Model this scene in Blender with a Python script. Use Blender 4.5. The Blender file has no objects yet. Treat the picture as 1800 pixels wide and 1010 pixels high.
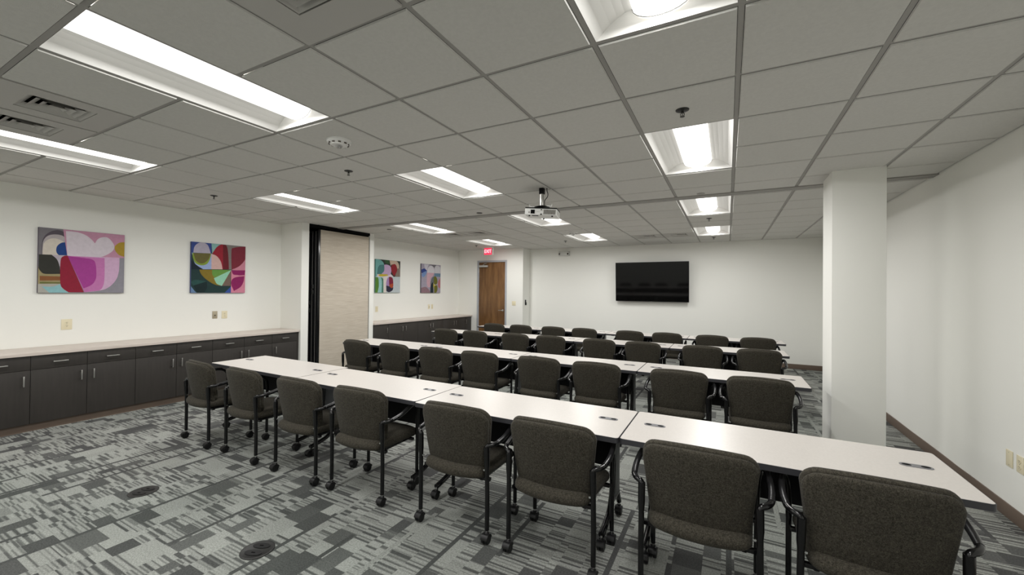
import bpy, bmesh, math, random
from mathutils import Vector, Matrix

# ---------------------------------------------------------------- camera, world, exposure
sc = bpy.context.scene
COL = sc.collection
CAM_H = 1.58
H = CAM_H + 1.1623                     # ceiling height
YAW, PIT, ROL = math.radians(27.826), math.radians(0.458), math.radians(0.604)
F_ = Vector((-math.sin(YAW) * math.cos(PIT), math.cos(YAW) * math.cos(PIT), math.sin(PIT)))
R0 = Vector((math.cos(YAW), math.sin(YAW), 0)); U0 = R0.cross(F_)
R_ = R0 * math.cos(ROL) + U0 * math.sin(ROL); U_ = -R0 * math.sin(ROL) + U0 * math.cos(ROL)
cam_data = bpy.data.cameras.new('camera'); cam = bpy.data.objects.new('camera', cam_data)
COL.objects.link(cam)
cam_data.sensor_fit = 'HORIZONTAL'; cam_data.sensor_width = 36; cam_data.lens = 717.9 / 1800 * 36
cam_data.clip_start = .02
m = Matrix((R_, U_, -F_)).transposed().to_4x4(); m.translation = (0, 0, CAM_H)
cam.matrix_world = m
sc.camera = cam
w = bpy.data.worlds.new('world'); sc.world = w; w.use_nodes = True
w.node_tree.nodes['Background'].inputs[0].default_value = (.02, .02, .02, 1)
w.node_tree.nodes['Background'].inputs[1].default_value = 0.0
vs = sc.view_settings
vs.view_transform = 'Standard'; vs.look = 'None'; vs.gamma = 1; vs.use_curve_mapping = False
vs.exposure = 0.0
LAMP = 2.2                             # glow of the lens of a ceiling light
LAMP_W = 28.0                          # watts of the lamp behind its centre strip
try:
    sc.cycles.use_denoising = True; sc.cycles.max_bounces = 10; sc.cycles.diffuse_bounces = 7
    sc.cycles.sample_clamp_indirect = 6; sc.cycles.caustics_reflective = False
except Exception: pass
T = 0.6096                             # ceiling module
X0, Y0 = 0.044, 1.879                  # a crossing of the ceiling grid
gx = lambda i: X0 + i * T
gy = lambda j: Y0 + j * T
XL, XLF, XR, YB, YF = -7.18, -7.06, 1.78, -2.6, 10.4
YD, XS = 9.97, -4.93                   # the wall with the door, and the step beside it
random.seed(4)
PI = math.pi

# ---------------------------------------------------------------- materials
def S(c): return tuple(((v / 255) / 12.92 if v / 255 <= .04045 else ((v / 255 + .055) / 1.055) ** 2.4) for v in c)
def mat(name, col, rough=.6, metal=0, spec=.5, bump=0, bscale=200, mott=0, mscale=8, emit=0, coat=0):
    M = bpy.data.materials.new(name); M.use_nodes = True
    nt = M.node_tree; b = nt.nodes['Principled BSDF']; L = nt.links
    b.inputs['Base Color'].default_value = (*col, 1); b.inputs['Roughness'].default_value = rough
    b.inputs['Metallic'].default_value = metal; b.inputs['Specular IOR Level'].default_value = spec
    b.inputs['Coat Weight'].default_value = coat
    tc = nt.nodes.new('ShaderNodeTexCoord')
    if emit:
        b.inputs['Emission Color'].default_value = (*col, 1); b.inputs['Emission Strength'].default_value = emit
    if mott:
        n = nt.nodes.new('ShaderNodeTexNoise'); n.inputs['Scale'].default_value = mscale; n.inputs['Detail'].default_value = 4
        L.new(tc.outputs['Object'], n.inputs['Vector'])
        mr = nt.nodes.new('ShaderNodeMapRange'); mr.inputs[1].default_value = .3; mr.inputs[2].default_value = .7
        mr.inputs[3].default_value = 1 - mott; mr.inputs[4].default_value = 1 + mott
        L.new(n.outputs['Fac'], mr.inputs[0])
        v = nt.nodes.new('ShaderNodeVectorMath'); v.operation = 'SCALE'; v.inputs[0].default_value = col
        L.new(mr.outputs[0], v.inputs['Scale']); L.new(v.outputs[0], b.inputs['Base Color'])
    if bump:
        n2 = nt.nodes.new('ShaderNodeTexNoise'); n2.inputs['Scale'].default_value = bscale; n2.inputs['Detail'].default_value = 3
        L.new(tc.outputs['Object'], n2.inputs['Vector'])
        bp = nt.nodes.new('ShaderNodeBump'); bp.inputs['Strength'].default_value = bump; bp.inputs['Distance'].default_value = .002
        L.new(n2.outputs['Fac'], bp.inputs['Height']); L.new(bp.outputs[0], b.inputs['Normal'])
    return M

class NT:
    def __init__(s, M): s.t = M.node_tree; s.n = s.t.nodes; s.l = s.t.links
    def put(s, sock, v):
        if isinstance(v, bpy.types.NodeSocket): s.l.new(v, sock)
        else: sock.default_value = v
    def m(s, op, a, b=0.0, c=0.0):
        n = s.n.new('ShaderNodeMath'); n.operation = op
        s.put(n.inputs[0], a); s.put(n.inputs[1], b); s.put(n.inputs[2], c)
        return n.outputs[0]
    def xyz(s, x, y, z=0.0):
        n = s.n.new('ShaderNodeCombineXYZ'); s.put(n.inputs[0], x); s.put(n.inputs[1], y); s.put(n.inputs[2], z); return n.outputs[0]
    def wn(s, v):
        n = s.n.new('ShaderNodeTexWhiteNoise'); n.noise_dimensions = '3D'; s.l.new(v, n.inputs['Vector']); return n.outputs['Value'], n.outputs['Color']
    def noise(s, v, sc_, det=2, rough=.5):
        n = s.n.new('ShaderNodeTexNoise'); n.inputs['Scale'].default_value = sc_; n.inputs['Detail'].default_value = det
        n.inputs['Roughness'].default_value = rough
        s.l.new(v, n.inputs['Vector']); return n.outputs['Fac']
    def rng(s, v, a, b, c=0.0, d=1.0, kind='LINEAR'):
        n = s.n.new('ShaderNodeMapRange'); n.interpolation_type = kind
        s.put(n.inputs[0], v)
        for i, q in enumerate((a, b, c, d)): n.inputs[i + 1].default_value = q
        return n.outputs[0]
    def mix(s, f, a, b):
        n = s.n.new('ShaderNodeMix'); n.data_type = 'RGBA'; s.put(n.inputs[0], f); s.put(n.inputs[6], a); s.put(n.inputs[7], b); return n.outputs[2]
    def obj(s):
        n = s.n.new('ShaderNodeTexCoord'); sp = s.n.new('ShaderNodeSeparateXYZ'); s.l.new(n.outputs['Object'], sp.inputs[0])
        return n.outputs['Object'], sp.outputs[0], sp.outputs[1], sp.outputs[2]

def carpet():
    M = mat('patterned_carpet_tile', (.2, .2, .2), .97, spec=.15); k = NT(M); o, x, y, z = k.obj()
    def cells(w, ln, seed, stripe):
        xx = k.m('ADD', k.m('DIVIDE', x, w), k.m('MULTIPLY', k.m('SINE', k.m('MULTIPLY', x, 13.3)), .24))
        cx = k.m('FLOOR', k.m('ADD', xx, seed * 17.3)); fx = k.m('FRACT', xx)
        off = k.wn(k.xyz(cx, seed))[0]
        yy = k.m('ADD', k.m('DIVIDE', y, ln), k.m('MULTIPLY', off, 9.0))
        yy = k.m('ADD', yy, k.m('MULTIPLY', k.m('SINE', k.m('MULTIPLY', yy, 2.6)), .2))
        cy = k.m('FLOOR', yy)
        r, c = k.wn(k.xyz(cx, cy, seed + .5))
        s = k.noise(k.xyz(k.m('MULTIPLY', k.m('ADD', cx, k.m('MULTIPLY', cy, 7.7)), 3.17), k.m('MULTIPLY', y, stripe), seed), 1.0, 0)
        st = k.rng(s, .34, .60, 0, 1, 'SMOOTHSTEP')
        dark = k.m('LESS_THAN', r, .16); light = k.m('GREATER_THAN', r, .84)
        v = k.m('MAXIMUM', k.m('MULTIPLY', st, k.m('SUBTRACT', 1.0, dark)), light)
        tone = k.rng(k.wn(k.xyz(cx, cy, seed + 3.3))[0], 0, 1, -.11, .11)
        return k.m('ADD', k.m('MULTIPLY', v, .86), k.m('ADD', tone, .07)), cx, fx
    a, cx, fx = cells(.115, .15, 1.0, 44.0)
    b, cx2, fx2 = cells(.160, .10, 2.0, 54.0)
    pick = k.wn(k.xyz(k.m('FLOOR', k.m('DIVIDE', x, .305)), k.m('FLOOR', k.m('DIVIDE', y, .61)), 9.0))[0]
    f = k.m('GREATER_THAN', pick, .62)
    v = k.m('ADD', k.m('MULTIPLY', a, k.m('SUBTRACT', 1.0, f)), k.m('MULTIPLY', b, f))
    # long thin lines that run with the rows of pile
    lx = k.m('DIVIDE', x, .3048); lr = k.wn(k.xyz(k.m('FLOOR', lx), k.m('FLOOR', k.m('ADD', k.m('DIVIDE', y, .7), k.m('MULTIPLY', k.wn(k.xyz(k.m('FLOOR', lx), 4.0))[0], 5.0))), 3.0))
    on = k.m('MULTIPLY', k.m('LESS_THAN', k.m('FRACT', lx), .10), k.m('GREATER_THAN', lr[0], .5))
    lv = k.m('MULTIPLY', k.m('GREATER_THAN', lr[0], .88), .8)
    v = k.m('ADD', k.m('MULTIPLY', v, k.m('SUBTRACT', 1.0, on)), k.m('MULTIPLY', lv, on))
    fib = k.noise(o, 420.0, 2, .7); fib2 = k.noise(o, 110.0, 2)
    col = k.mix(v, (*S((77, 77, 77)), 1), (*S((152, 154, 149)), 1))
    hue = k.noise(o, .45, 1)
    col = k.mix(k.rng(hue, .4, .65), col, k.mix(v, (*S((69, 72, 70)), 1), (*S((141, 145, 140)), 1)))
    g = k.m('MULTIPLY', k.rng(fib, .3, .7, .45, 1.55), k.rng(fib2, .3, .7, .74, 1.26))
    vm = k.n.new('ShaderNodeVectorMath'); vm.operation = 'SCALE'; k.l.new(col, vm.inputs[0]); k.l.new(g, vm.inputs['Scale'])
    bs = k.n['Principled BSDF']; k.l.new(vm.outputs[0], bs.inputs['Base Color'])
    bp = k.n.new('ShaderNodeBump'); bp.inputs['Strength'].default_value = .5; bp.inputs['Distance'].default_value = .003
    k.l.new(fib, bp.inputs['Height']); k.l.new(bp.outputs[0], bs.inputs['Normal'])
    return M

def streaks(name, c1, c2, axis, s_long, s_across, rough=.6, spec=.4, det=4, bump=0):
    """colour that runs in streaks along one axis (wood, woven vinyl)"""
    M = mat(name, c1, rough, spec=spec); k = NT(M); o, x, y, z = k.obj()
    v = [x, y, z]; q = [k.m('MULTIPLY', v[i], s_long if i == axis else s_across) for i in range(3)]
    n = k.noise(k.xyz(*q), 1.0, det, .6)
    col = k.mix(k.rng(n, .32, .68), (*c1, 1), (*c2, 1))
    k.l.new(col, k.n['Principled BSDF'].inputs['Base Color'])
    if bump:
        bp = k.n.new('ShaderNodeBump'); bp.inputs['Strength'].default_value = bump; bp.inputs['Distance'].default_value = .002
        k.l.new(n, bp.inputs['Height']); k.l.new(bp.outputs[0], k.n['Principled BSDF'].inputs['Normal'])
    return M

M = {}
M['wall'] = mat('matte_wall_paint', S((236, 236, 231)), .85, spec=.2, bump=.08, bscale=160)
M['carpet'] = carpet()
M['tile'] = mat('ceiling_tile', S((206, 205, 201)), .95, spec=.1, bump=.35, bscale=260, mott=.03, mscale=60)
M['grid'] = mat('ceiling_grid_metal', S((160, 158, 154)), .6, spec=.3)
M['base'] = mat('taupe_vinyl_base', S((108, 93, 82)), .5)
M['enamel'] = mat('white_enamel', S((226, 225, 222)), .35, spec=.5)
M['vent'] = mat('vent_enamel', S((184, 182, 178)), .6, spec=.3)
M['lens'] = mat('glowing_lens', (1, .985, .95), .5, emit=LAMP)
M['lens_edge'] = mat('lens_end_rim', S((120, 120, 118)), .5)
M['dark'] = mat('dark_void', (.006, .006, .006), .9, spec=.1)
M['black_metal'] = mat('gloss_black_metal', (.004, .004, .0045), .2, spec=.45)
M['black_plastic'] = mat('black_plastic', (.006, .006, .0065), .4, spec=.3)
M['urethane'] = mat('black_urethane', (.012, .012, .013), .28, spec=.6)
M['black_matte'] = mat('matte_black_metal', (.004, .004, .005), .6, spec=.2)
M['chrome'] = mat('chrome', (.75, .75, .75), .18, metal=1)
M['nickel'] = mat('brushed_nickel', (.62, .61, .59), .32, metal=1)
M['dkgrey'] = mat('dark_grey_edge', S((50, 50, 54)), .5)
M['post'] = mat('charcoal_post', S((58, 60, 62)), .4)
M['lam'] = mat('pale_laminate', S((199, 194, 189)), .32, spec=.45, mott=.035, mscale=90)
M['grom'] = mat('grey_grommet', S((128, 128, 132)), .35, metal=.4)
M['counter'] = streaks('pale_countertop', S((214, 204, 196)), S((196, 185, 176)), 1, 3, 60, .4)
M['cab'] = streaks('charcoal_laminate', S((48, 45, 42)), S((54, 50, 47)), 2, 3, 40, .5, .4)
M['ivory'] = mat('ivory_plastic', S((226, 217, 188)), .4)
M['white'] = mat('white_plastic', S((226, 226, 224)), .4)
M['ltgrey'] = mat('light_grey_plastic', S((190, 190, 186)), .4)
M['case'] = mat('off_white_case', S((208, 208, 204)), .4)
M['slot'] = mat('slot_dark', S((60, 52, 40)), .6)
M['steelplate'] = mat('tan_steel_plate', S((176, 166, 144)), .35, metal=.3)
M['wood'] = streaks('stained_birch', S((134, 98, 60)), S((92, 62, 34)), 2, 1.6, 11, .4, .5, 6)
M['frame'] = mat('grey_door_frame', S((172, 176, 182)), .45)
M['panel'] = streaks('woven_panel_vinyl', S((204, 195, 181)), S((186, 175, 160)), 1, 4, 70, .8, .2, 5, .3)
M['screen'] = mat('black_glass', (.003, .003, .003), .06, spec=.22)
M['red'] = mat('lit_red_sign', S((235, 45, 75)), .4, emit=1.0)
M['pinkwhite'] = mat('lit_letters', (1, .55, .6), .4, emit=1.2)
M['clear'] = mat('clear_glass', (.9, .9, .9), .05)
M['clear'].node_tree.nodes['Principled BSDF'].inputs['Transmission Weight'].default_value = .9
M['brass'] = mat('dark_bronze', S((44, 44, 43)), .4, metal=.3)
def fabric():
    Q = mat('taupe_fabric', S((56, 53, 46)), .95, spec=.15); k = NT(Q); o, x, y, z = k.obj()
    n = k.noise(o, 240.0, 2, .7); n2 = k.noise(o, 95.0, 1)
    vm = k.n.new('ShaderNodeVectorMath'); vm.operation = 'SCALE'; vm.inputs[0].default_value = S((56, 53, 46))
    k.l.new(k.m('MULTIPLY', k.rng(n, .3, .7, .35, 1.75), k.rng(n2, .3, .7, .75, 1.3)), vm.inputs['Scale'])
    bs = k.n['Principled BSDF']; k.l.new(vm.outputs[0], bs.inputs['Base Color'])
    bp = k.n.new('ShaderNodeBump'); bp.inputs['Strength'].default_value = .5; bp.inputs['Distance'].default_value = .002
    k.l.new(n, bp.inputs['Height']); k.l.new(bp.outputs[0], bs.inputs['Normal'])
    bs.inputs['Sheen Weight'].default_value = .05
    return Q
M['fabric'] = fabric()

# ---------------------------------------------------------------- mesh builder
class MB:
    def __init__(s): s.v = []; s.f = []; s.mi = []; s.names = []
    def mid(s, m_):
        if m_ not in s.names: s.names.append(m_)
        return s.names.index(m_)
    def add(s, vs_, fs, m_):
        b = len(s.v); s.v += [tuple(q) for q in vs_]; k = s.mid(m_)
        for f in fs: s.f.append([b + i for i in f]); s.mi.append(k)
        return s
    def bm(s, bm, m_):
        bm.verts.index_update()
        s.add([q.co.copy() for q in bm.verts], [[q.index for q in f.verts] for f in bm.faces], m_); bm.free(); return s
    def box(s, x0, x1, y0, y1, z0, z1, m_, bev=0, rot=None, at=None):
        bm = bmesh.new(); bmesh.ops.create_cube(bm, size=1)
        for q in bm.verts: q.co = Vector((x0 + (q.co.x + .5) * (x1 - x0), y0 + (q.co.y + .5) * (y1 - y0), z0 + (q.co.z + .5) * (z1 - z0)))
        if bev: bmesh.ops.bevel(bm, geom=bm.edges[:], offset=bev, segments=2, affect='EDGES', profile=.6)
        if rot is not None:
            for q in bm.verts: q.co = rot @ q.co
        if at is not None:
            for q in bm.verts: q.co = q.co + Vector(at)
        return s.bm(bm, m_)
    def tube(s, pts, r, m_, n=10, cap=True, smooth=0, flat=1.0):
        P = [Vector(p) for p in pts]
        for _ in range(smooth):
            Q = [P[0]]
            for a, b in zip(P[:-1], P[1:]): Q += [a * .75 + b * .25, a * .25 + b * .75]
            P = Q + [P[-1]]
        vs_ = []; up = None
        for i, p in enumerate(P):
            t = (P[min(i + 1, len(P) - 1)] - P[max(i - 1, 0)]).normalized()
            if up is None: up = t.orthogonal().normalized()
            up = (up - t * up.dot(t)).normalized(); sd = t.cross(up)
            rr = r[i] if isinstance(r, (list, tuple)) else r
            for k in range(n):
                a = 2 * PI * k / n; vs_.append(p + (up * math.cos(a) + sd * math.sin(a) * flat) * rr)
        fs = [[i * n + k, i * n + (k + 1) % n, (i + 1) * n + (k + 1) % n, (i + 1) * n + k] for i in range(len(P) - 1) for k in range(n)]
        if cap: fs += [list(range(n))[::-1], [(len(P) - 1) * n + k for k in range(n)]]
        return s.add(vs_, fs, m_)
    def lathe(s, prof, c, m_, n=24, axis='Z'):
        vs_ = []; fs = []
        for r, h in prof:
            for k in range(n):
                a = 2 * PI * k / n; x, y = r * math.cos(a), r * math.sin(a)
                q = (x, y, h) if axis == 'Z' else ((h, x, y) if axis == 'X' else (x, h, y))
                vs_.append((c[0] + q[0], c[1] + q[1], c[2] + q[2]))
        for i in range(len(prof) - 1):
            for k in range(n): fs.append([i * n + k, i * n + (k + 1) % n, (i + 1) * n + (k + 1) % n, (i + 1) * n + k])
        if prof[0][0] > 1e-5: fs.append(list(range(n))[::-1])
        if prof[-1][0] > 1e-5: fs.append([(len(prof) - 1) * n + k for k in range(n)])
        return s.add(vs_, fs, m_)
    def prism(s, pts, z0, z1, m_, plane='XY', at=0):
        n = len(pts); mk = {'XY': lambda a, b, h: (a, b, h), 'YZ': lambda a, b, h: (h, a, b), 'XZ': lambda a, b, h: (a, h, b)}[plane]
        vs_ = [mk(a, b, z0) for a, b in pts] + [mk(a, b, z1) for a, b in pts]
        return s.add(vs_, [list(range(n))[::-1], list(range(n, 2 * n))] + [[k, (k + 1) % n, n + (k + 1) % n, n + k] for k in range(n)], m_)
    def quad(s, a, b, c, d, m_): return s.add([a, b, c, d], [[0, 1, 2, 3]], m_)
    def pillow(s, outline, prof, warp, m_, cx=0, cy=0):
        """a soft shape: rings of an outline (a, b), each drawn in by d and moved to depth h, closed at both ends"""
        n = len(outline); W = max(abs(a - cx) for a, b in outline); Hh = max(abs(b - cy) for a, b in outline); vs_ = []
        for d, h in prof:
            for a, b in outline: vs_.append(warp(cx + (a - cx) * (W - d) / W, cy + (b - cy) * (Hh - d) / Hh, h))
        fs = [[i * n + k, i * n + (k + 1) % n, (i + 1) * n + (k + 1) % n, (i + 1) * n + k] for i in range(len(prof) - 1) for k in range(n)]
        c0 = len(vs_); vs_.append(warp(cx, cy, prof[0][1])); vs_.append(warp(cx, cy, prof[-1][1])); e = (len(prof) - 1) * n
        fs += [[(k + 1) % n, k, c0] for k in range(n)] + [[e + k, e + (k + 1) % n, c0 + 1] for k in range(n)]
        return s.add(vs_, fs, m_)
    def build(s, name, parent=None, loc=None, ang=38, merge=False):
        me = bpy.data.meshes.new(name); me.from_pydata(s.v, [], s.f)
        for q in s.names: me.materials.append(M[q] if isinstance(q, str) else q)
        me.polygons.foreach_set('material_index', s.mi)
        bm = bmesh.new(); bm.from_mesh(me)
        if merge: bmesh.ops.remove_doubles(bm, verts=bm.verts, dist=1e-5)
        if not getattr(s, 'keep', False): bmesh.ops.recalc_face_normals(bm, faces=bm.faces)
        bm.to_mesh(me); bm.free()
        me.polygons.foreach_set('use_smooth', [True] * len(me.polygons)); me.set_sharp_from_angle(angle=math.radians(ang))
        o = bpy.data.objects.new(name, me); COL.objects.link(o)
        if parent is not None: o.parent = parent
        if loc is not None: o.location = loc
        return o
def tag(o, label=None, cat=None, group=None, kind=None):
    if label: o['label'] = label
    if cat: o['category'] = cat
    if group: o['group'] = group
    if kind: o['kind'] = kind
    return o
def thing(name, label, cat, loc=(0, 0, 0), rz=0, group=None):
    o = bpy.data.objects.new(name, None); COL.objects.link(o); o.location = loc; o.rotation_euler = (0, 0, rz)
    o.empty_display_size = .1
    return tag(o, label, cat, group)
def dup(root, loc, rz=0, label=None):
    def cp(o, par):
        c = o.copy(); COL.objects.link(c)
        if par is not None: c.parent = par
        for ch in kids[o.name]: cp(ch, c)
        return c
    kids = {}
    def walk(o):
        kids[o.name] = list(o.children)
        for ch in o.children: walk(ch)
    walk(root)
    r = cp(root, None); r.location = loc; r.rotation_euler = (0, 0, rz)
    if label: r['label'] = label
    return r
def struct(mb, name, **k): return tag(mb.build(name, **k), kind='structure')
def nth(i): return ['first', 'second', 'third', 'fourth', 'fifth', 'sixth', 'seventh', 'eighth'][i]

# ---------------------------------------------------------------- floor, walls
ZT = H + .16
struct(MB().box(XL - .2, XR + .2, YB - .2, YF + .2, -.08, 0, 'carpet'), 'floor')
struct(MB().box(XL - .12, XL, YB, 6.14, 0, ZT, 'wall'), 'wall_left')
struct(MB().box(XL - .12, XLF, 6.14, YD, 0, ZT, 'wall'), 'wall_left')
struct(MB().box(XL - .12, XR + .12, YB - .12, YB, 0, ZT, 'wall'), 'wall_back')
# the right wall waves a little where its board was jointed
def wave(y): return .006 * math.exp(-((y - 4.95) / .20) ** 2) + .005 * math.exp(-((y - 6.0) / .25) ** 2)
ys = [YB + (YF - YB) * i / 130 for i in range(131)]
wr = MB(); wr.add([(XR - wave(y), y, z) for z in (0, ZT) for y in ys] + [(XR + .12, y, z) for z in (0, ZT) for y in ys],
    [[i, i + 1, 132 + i, 131 + i] for i in range(130)] + [[262 + i, 263 + i, 394 + i, 393 + i] for i in range(130)] + [[i, 262 + i, 263 + i, i + 1] for i in range(130)]
    + [[131 + i, 132 + i, 394 + i, 393 + i] for i in range(130)] + [[0, 131, 393, 262], [130, 392, 523, 261]], 'wall')
struct(wr, 'wall_right')
DX0, DX1, DZ = -6.395, -5.425, 2.435    # door opening with its frame
struct(MB().box(XS - .12, XR + .12, YF, YF + .12, 0, ZT, 'wall')
       .box(XS - .1, XS, YD + .12, YF, 0, ZT, 'wall')
       .box(XL - .12, DX0, YD, YD + .12, 0, ZT, 'wall').box(DX1, XS, YD, YD + .12, 0, ZT, 'wall').box(DX0, DX1, YD, YD + .12, DZ, ZT, 'wall')
       .box(XL, XS - .1, YD + .13, YD + .16, 0, ZT, 'dark'), 'wall_front')
# piers on both sides of the folded partition
struct(MB().box(XL, -6.6, 4.60, 4.74, 0, ZT, 'wall'), 'wall_pier')
struct(MB().box(XL, -6.6, 6.14, 6.25, 0, ZT, 'wall'), 'wall_pier.001')
struct(MB().box(XL + .002, XL + .02, 4.74, 6.14, 0, H - .01, 'dark').box(XL + .02, -6.64, 4.742, 4.752, 0, H - .01, 'dark').box(XL + .02, -6.64, 6.128, 6.138, 0, H - .01, 'dark')
       .box(XL + .02, -6.60, 4.742, 6.138, 2.69, H + .004, 'dark'), 'pocket_shade')  # pocket lined in black: shade inside it and over the panels put into colour
# square column
struct(MB().box(.87, 1.265, 4.82, 5.23, 0, H + .05, 'wall', .004), 'wall_column')
# base boards
def board(mb, x0, x1, y0, y1): mb.box(x0, x1, y0, y1, 0, .102, 'base', .003)
b = MB(); board(b, XS, XR, YF - .010, YF); struct(b, 'baseboard_front')
b = MB(); board(b, XR - .010, XR, YB, YF - .010); struct(b, 'baseboard_right')
b = MB(); board(b, XS, XS + .01, YD, YF - .01); board(b, DX1 + .002, XS, YD - .01, YD); board(b, -6.55, DX0 - .002, YD - .01, YD); struct(b, 'baseboard_left')
b = MB(); board(b, XL, XR - .01, YB, YB + .01); struct(b, 'baseboard_back')

# ---------------------------------------------------------------- ceiling: tiles that hang just under the grid
LIGHTS = [(i, j) for i in (-9, -5, -1) for j in (-6, -2, 2, 6, 10)]
VENT4 = [(-7, -2), (-8, -2), (-8, 8), (-9, 8), (-2, 11), (-3, 11)]
CONE = [(-3, -2)]
skip = set(VENT4 + CONE)
for i, j in LIGHTS: skip |= {(i, j), (i, j + 1)}
ce = MB(); GZ = H + .008
def tile(x0, x1, y0, y1):
    x0, x1, y0, y1 = max(x0, XL), min(x1, XR - .012), max(y0, YB), min(y1, YF)
    if x1 - x0 < .02 or y1 - y0 < .02: return
    e = .004
    lo = [(x0 + e, y0 + e, H), (x1 - e, y0 + e, H), (x1 - e, y1 - e, H), (x0 + e, y1 - e, H)]
    hi = [(x0, y0, GZ), (x1, y0, GZ), (x1, y1, GZ), (x0, y1, GZ)]
    ce.add(lo + hi, [[3, 2, 1, 0], [0, 1, 5, 4], [1, 2, 6, 5], [2, 3, 7, 6], [3, 0, 4, 7]], 'tile')
for i in range(-12, 3):
    for j in range(-8, 14):
        if (i, j) in skip: continue
        x0, x1, y0, y1 = gx(i) + .014, gx(i + 1) - .014, gy(j) + .014, gy(j + 1) - .014
        if j == 5: y1 = 5.330
        tile(x0, x1, y0, y1)
t_ = .012
for i in range(-11, 3): ce.box(gx(i) - t_, gx(i) + t_, YB, YF, GZ, GZ + .012, 'grid')
mids = {(i, j + 1) for i, j in LIGHTS}
for j in range(-7, 14):
    for i in range(-12, 3):
        if j != 6 and (i, j) not in mids: ce.box(max(XL, gx(i)), min(XR, gx(i + 1)), gy(j) - t_, gy(j) + t_, GZ + .0004, GZ + .012, 'grid')
ce.box(XL, XR, YB, YF, ZT - .02, ZT, 'dark')  # unseen backing sheet, added above the grid to stop light leaks
ce.keep = True
struct(ce, 'ceiling')
# track of the folding partition, and the wall angle
tr = MB().box(-6.6, XR, 5.468, 5.526, H, H + .02, 'tile').box(-6.6, XR, 5.335, 5.392, H - .012, H + .02, 'grid', .002).box(-6.6, XR, 5.408, 5.468, H - .012, H + .02, 'grid', .002).box(-6.6, XR, 5.392, 5.408, H + .004, H + .02, 'dark')
struct(tr, 'trim_2')

# ---------------------------------------------------------------- ceiling lights
def make_light():
    t = thing('ceiling_light', 'x', 'ceiling light', (0, 0, 0), 0, 'long recessed ceiling lights')
    hx, hy, lx, ly, dz = T / 2 - .014, T - .014, .122, T - .030, .092
    f = MB()
    f.box(-hx, hx, -hy, hy, GZ + dz + .025, GZ + dz + .03, 'enamel')
    z0 = GZ - H
    def P(x, y, z): return (x, y, H + z)
    n = 5
    for sx in (-1, 1):                                   # curved side reflectors
        for k in range(n):
            a, b_ = k / n, (k + 1) / n
            za, zb = z0 + dz * math.sin(a * PI / 2) ** .9, z0 + dz * math.sin(b_ * PI / 2) ** .9
            xa, xb = hx + (lx - hx) * a, hx + (lx - hx) * b_
            ya, yb = hy + (ly - hy) * a, hy + (ly - hy) * b_
            f.quad(P(sx * xa, -ya, za), P(sx * xa, ya, za), P(sx * xb, yb, zb), P(sx * xb, -yb, zb), 'enamel')
    for sy in (-1, 1):                                   # sloped end plates
        for k in range(n):
            a, b_ = k / n, (k + 1) / n
            za, zb = z0 + dz * math.sin(a * PI / 2) ** .9, z0 + dz * math.sin(b_ * PI / 2) ** .9
            xa, xb = hx + (lx - hx) * a, hx + (lx - hx) * b_
            ya, yb = hy + (ly - hy) * a, hy + (ly - hy) * b_
            f.quad(P(-xa, sy * ya, za), P(xa, sy * ya, za), P(xb, sy * yb, zb), P(-xb, sy * yb, zb), 'enamel')
    f.keep = True
    f.build('reflector', t)
    g = MB(); N = 10; ring = []
    for k in range(N + 1):
        a = PI * k / N; ring.append((-lx * math.cos(a), z0 + dz - math.sin(a) * (dz - .032)))
    vs_ = [P(x, -ly, z) for x, z in ring] + [P(x, ly, z) for x, z in ring]
    g.add(vs_, [[k, k + 1, N + 2 + k, N + 1 + k] for k in range(N)] + [list(range(N + 1)), list(range(2 * N + 1, N, -1))], 'lens')
    L = g.build('lens', t, ang=50)
    r = MB()
    for sy in (-1, 1):
        r = MB(); r.tube([P(x * 1.01, sy * ly, z - .0005) for x, z in ring], .0022, 'lens_edge', 5); r.build('lens_rim', t)
    ld = bpy.data.lights.new('lamp_strip', 'AREA'); ld.shape = 'RECTANGLE'; ld.size = .11; ld.size_y = 2 * ly - .02
    ld.energy = LAMP_W; ld.color = (1, .99, .968)
    lo = bpy.data.objects.new('lamp_strip', ld); COL.objects.link(lo); lo.parent = t; lo.location = P(0, 0, z0 + .0305)
    return t
light0 = make_light()
colname = {-9: 'left', -5: 'middle', -1: 'right'}
rowname = {-6: 'behind the camera', -2: 'nearest the camera', 2: 'second from the camera', 6: 'third from the camera', 10: 'farthest from the camera'}
first = True
for i, j in LIGHTS:
    lab = 'recessed white ceiling light with glowing lens, %s column, %s' % (colname[i], rowname[j])
    loc = (gx(i) + T / 2, gy(j) + T, 0)
    if first: light0.location = loc; light0['label'] = lab; first = False
    else: dup(light0, loc, 0, lab)

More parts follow.
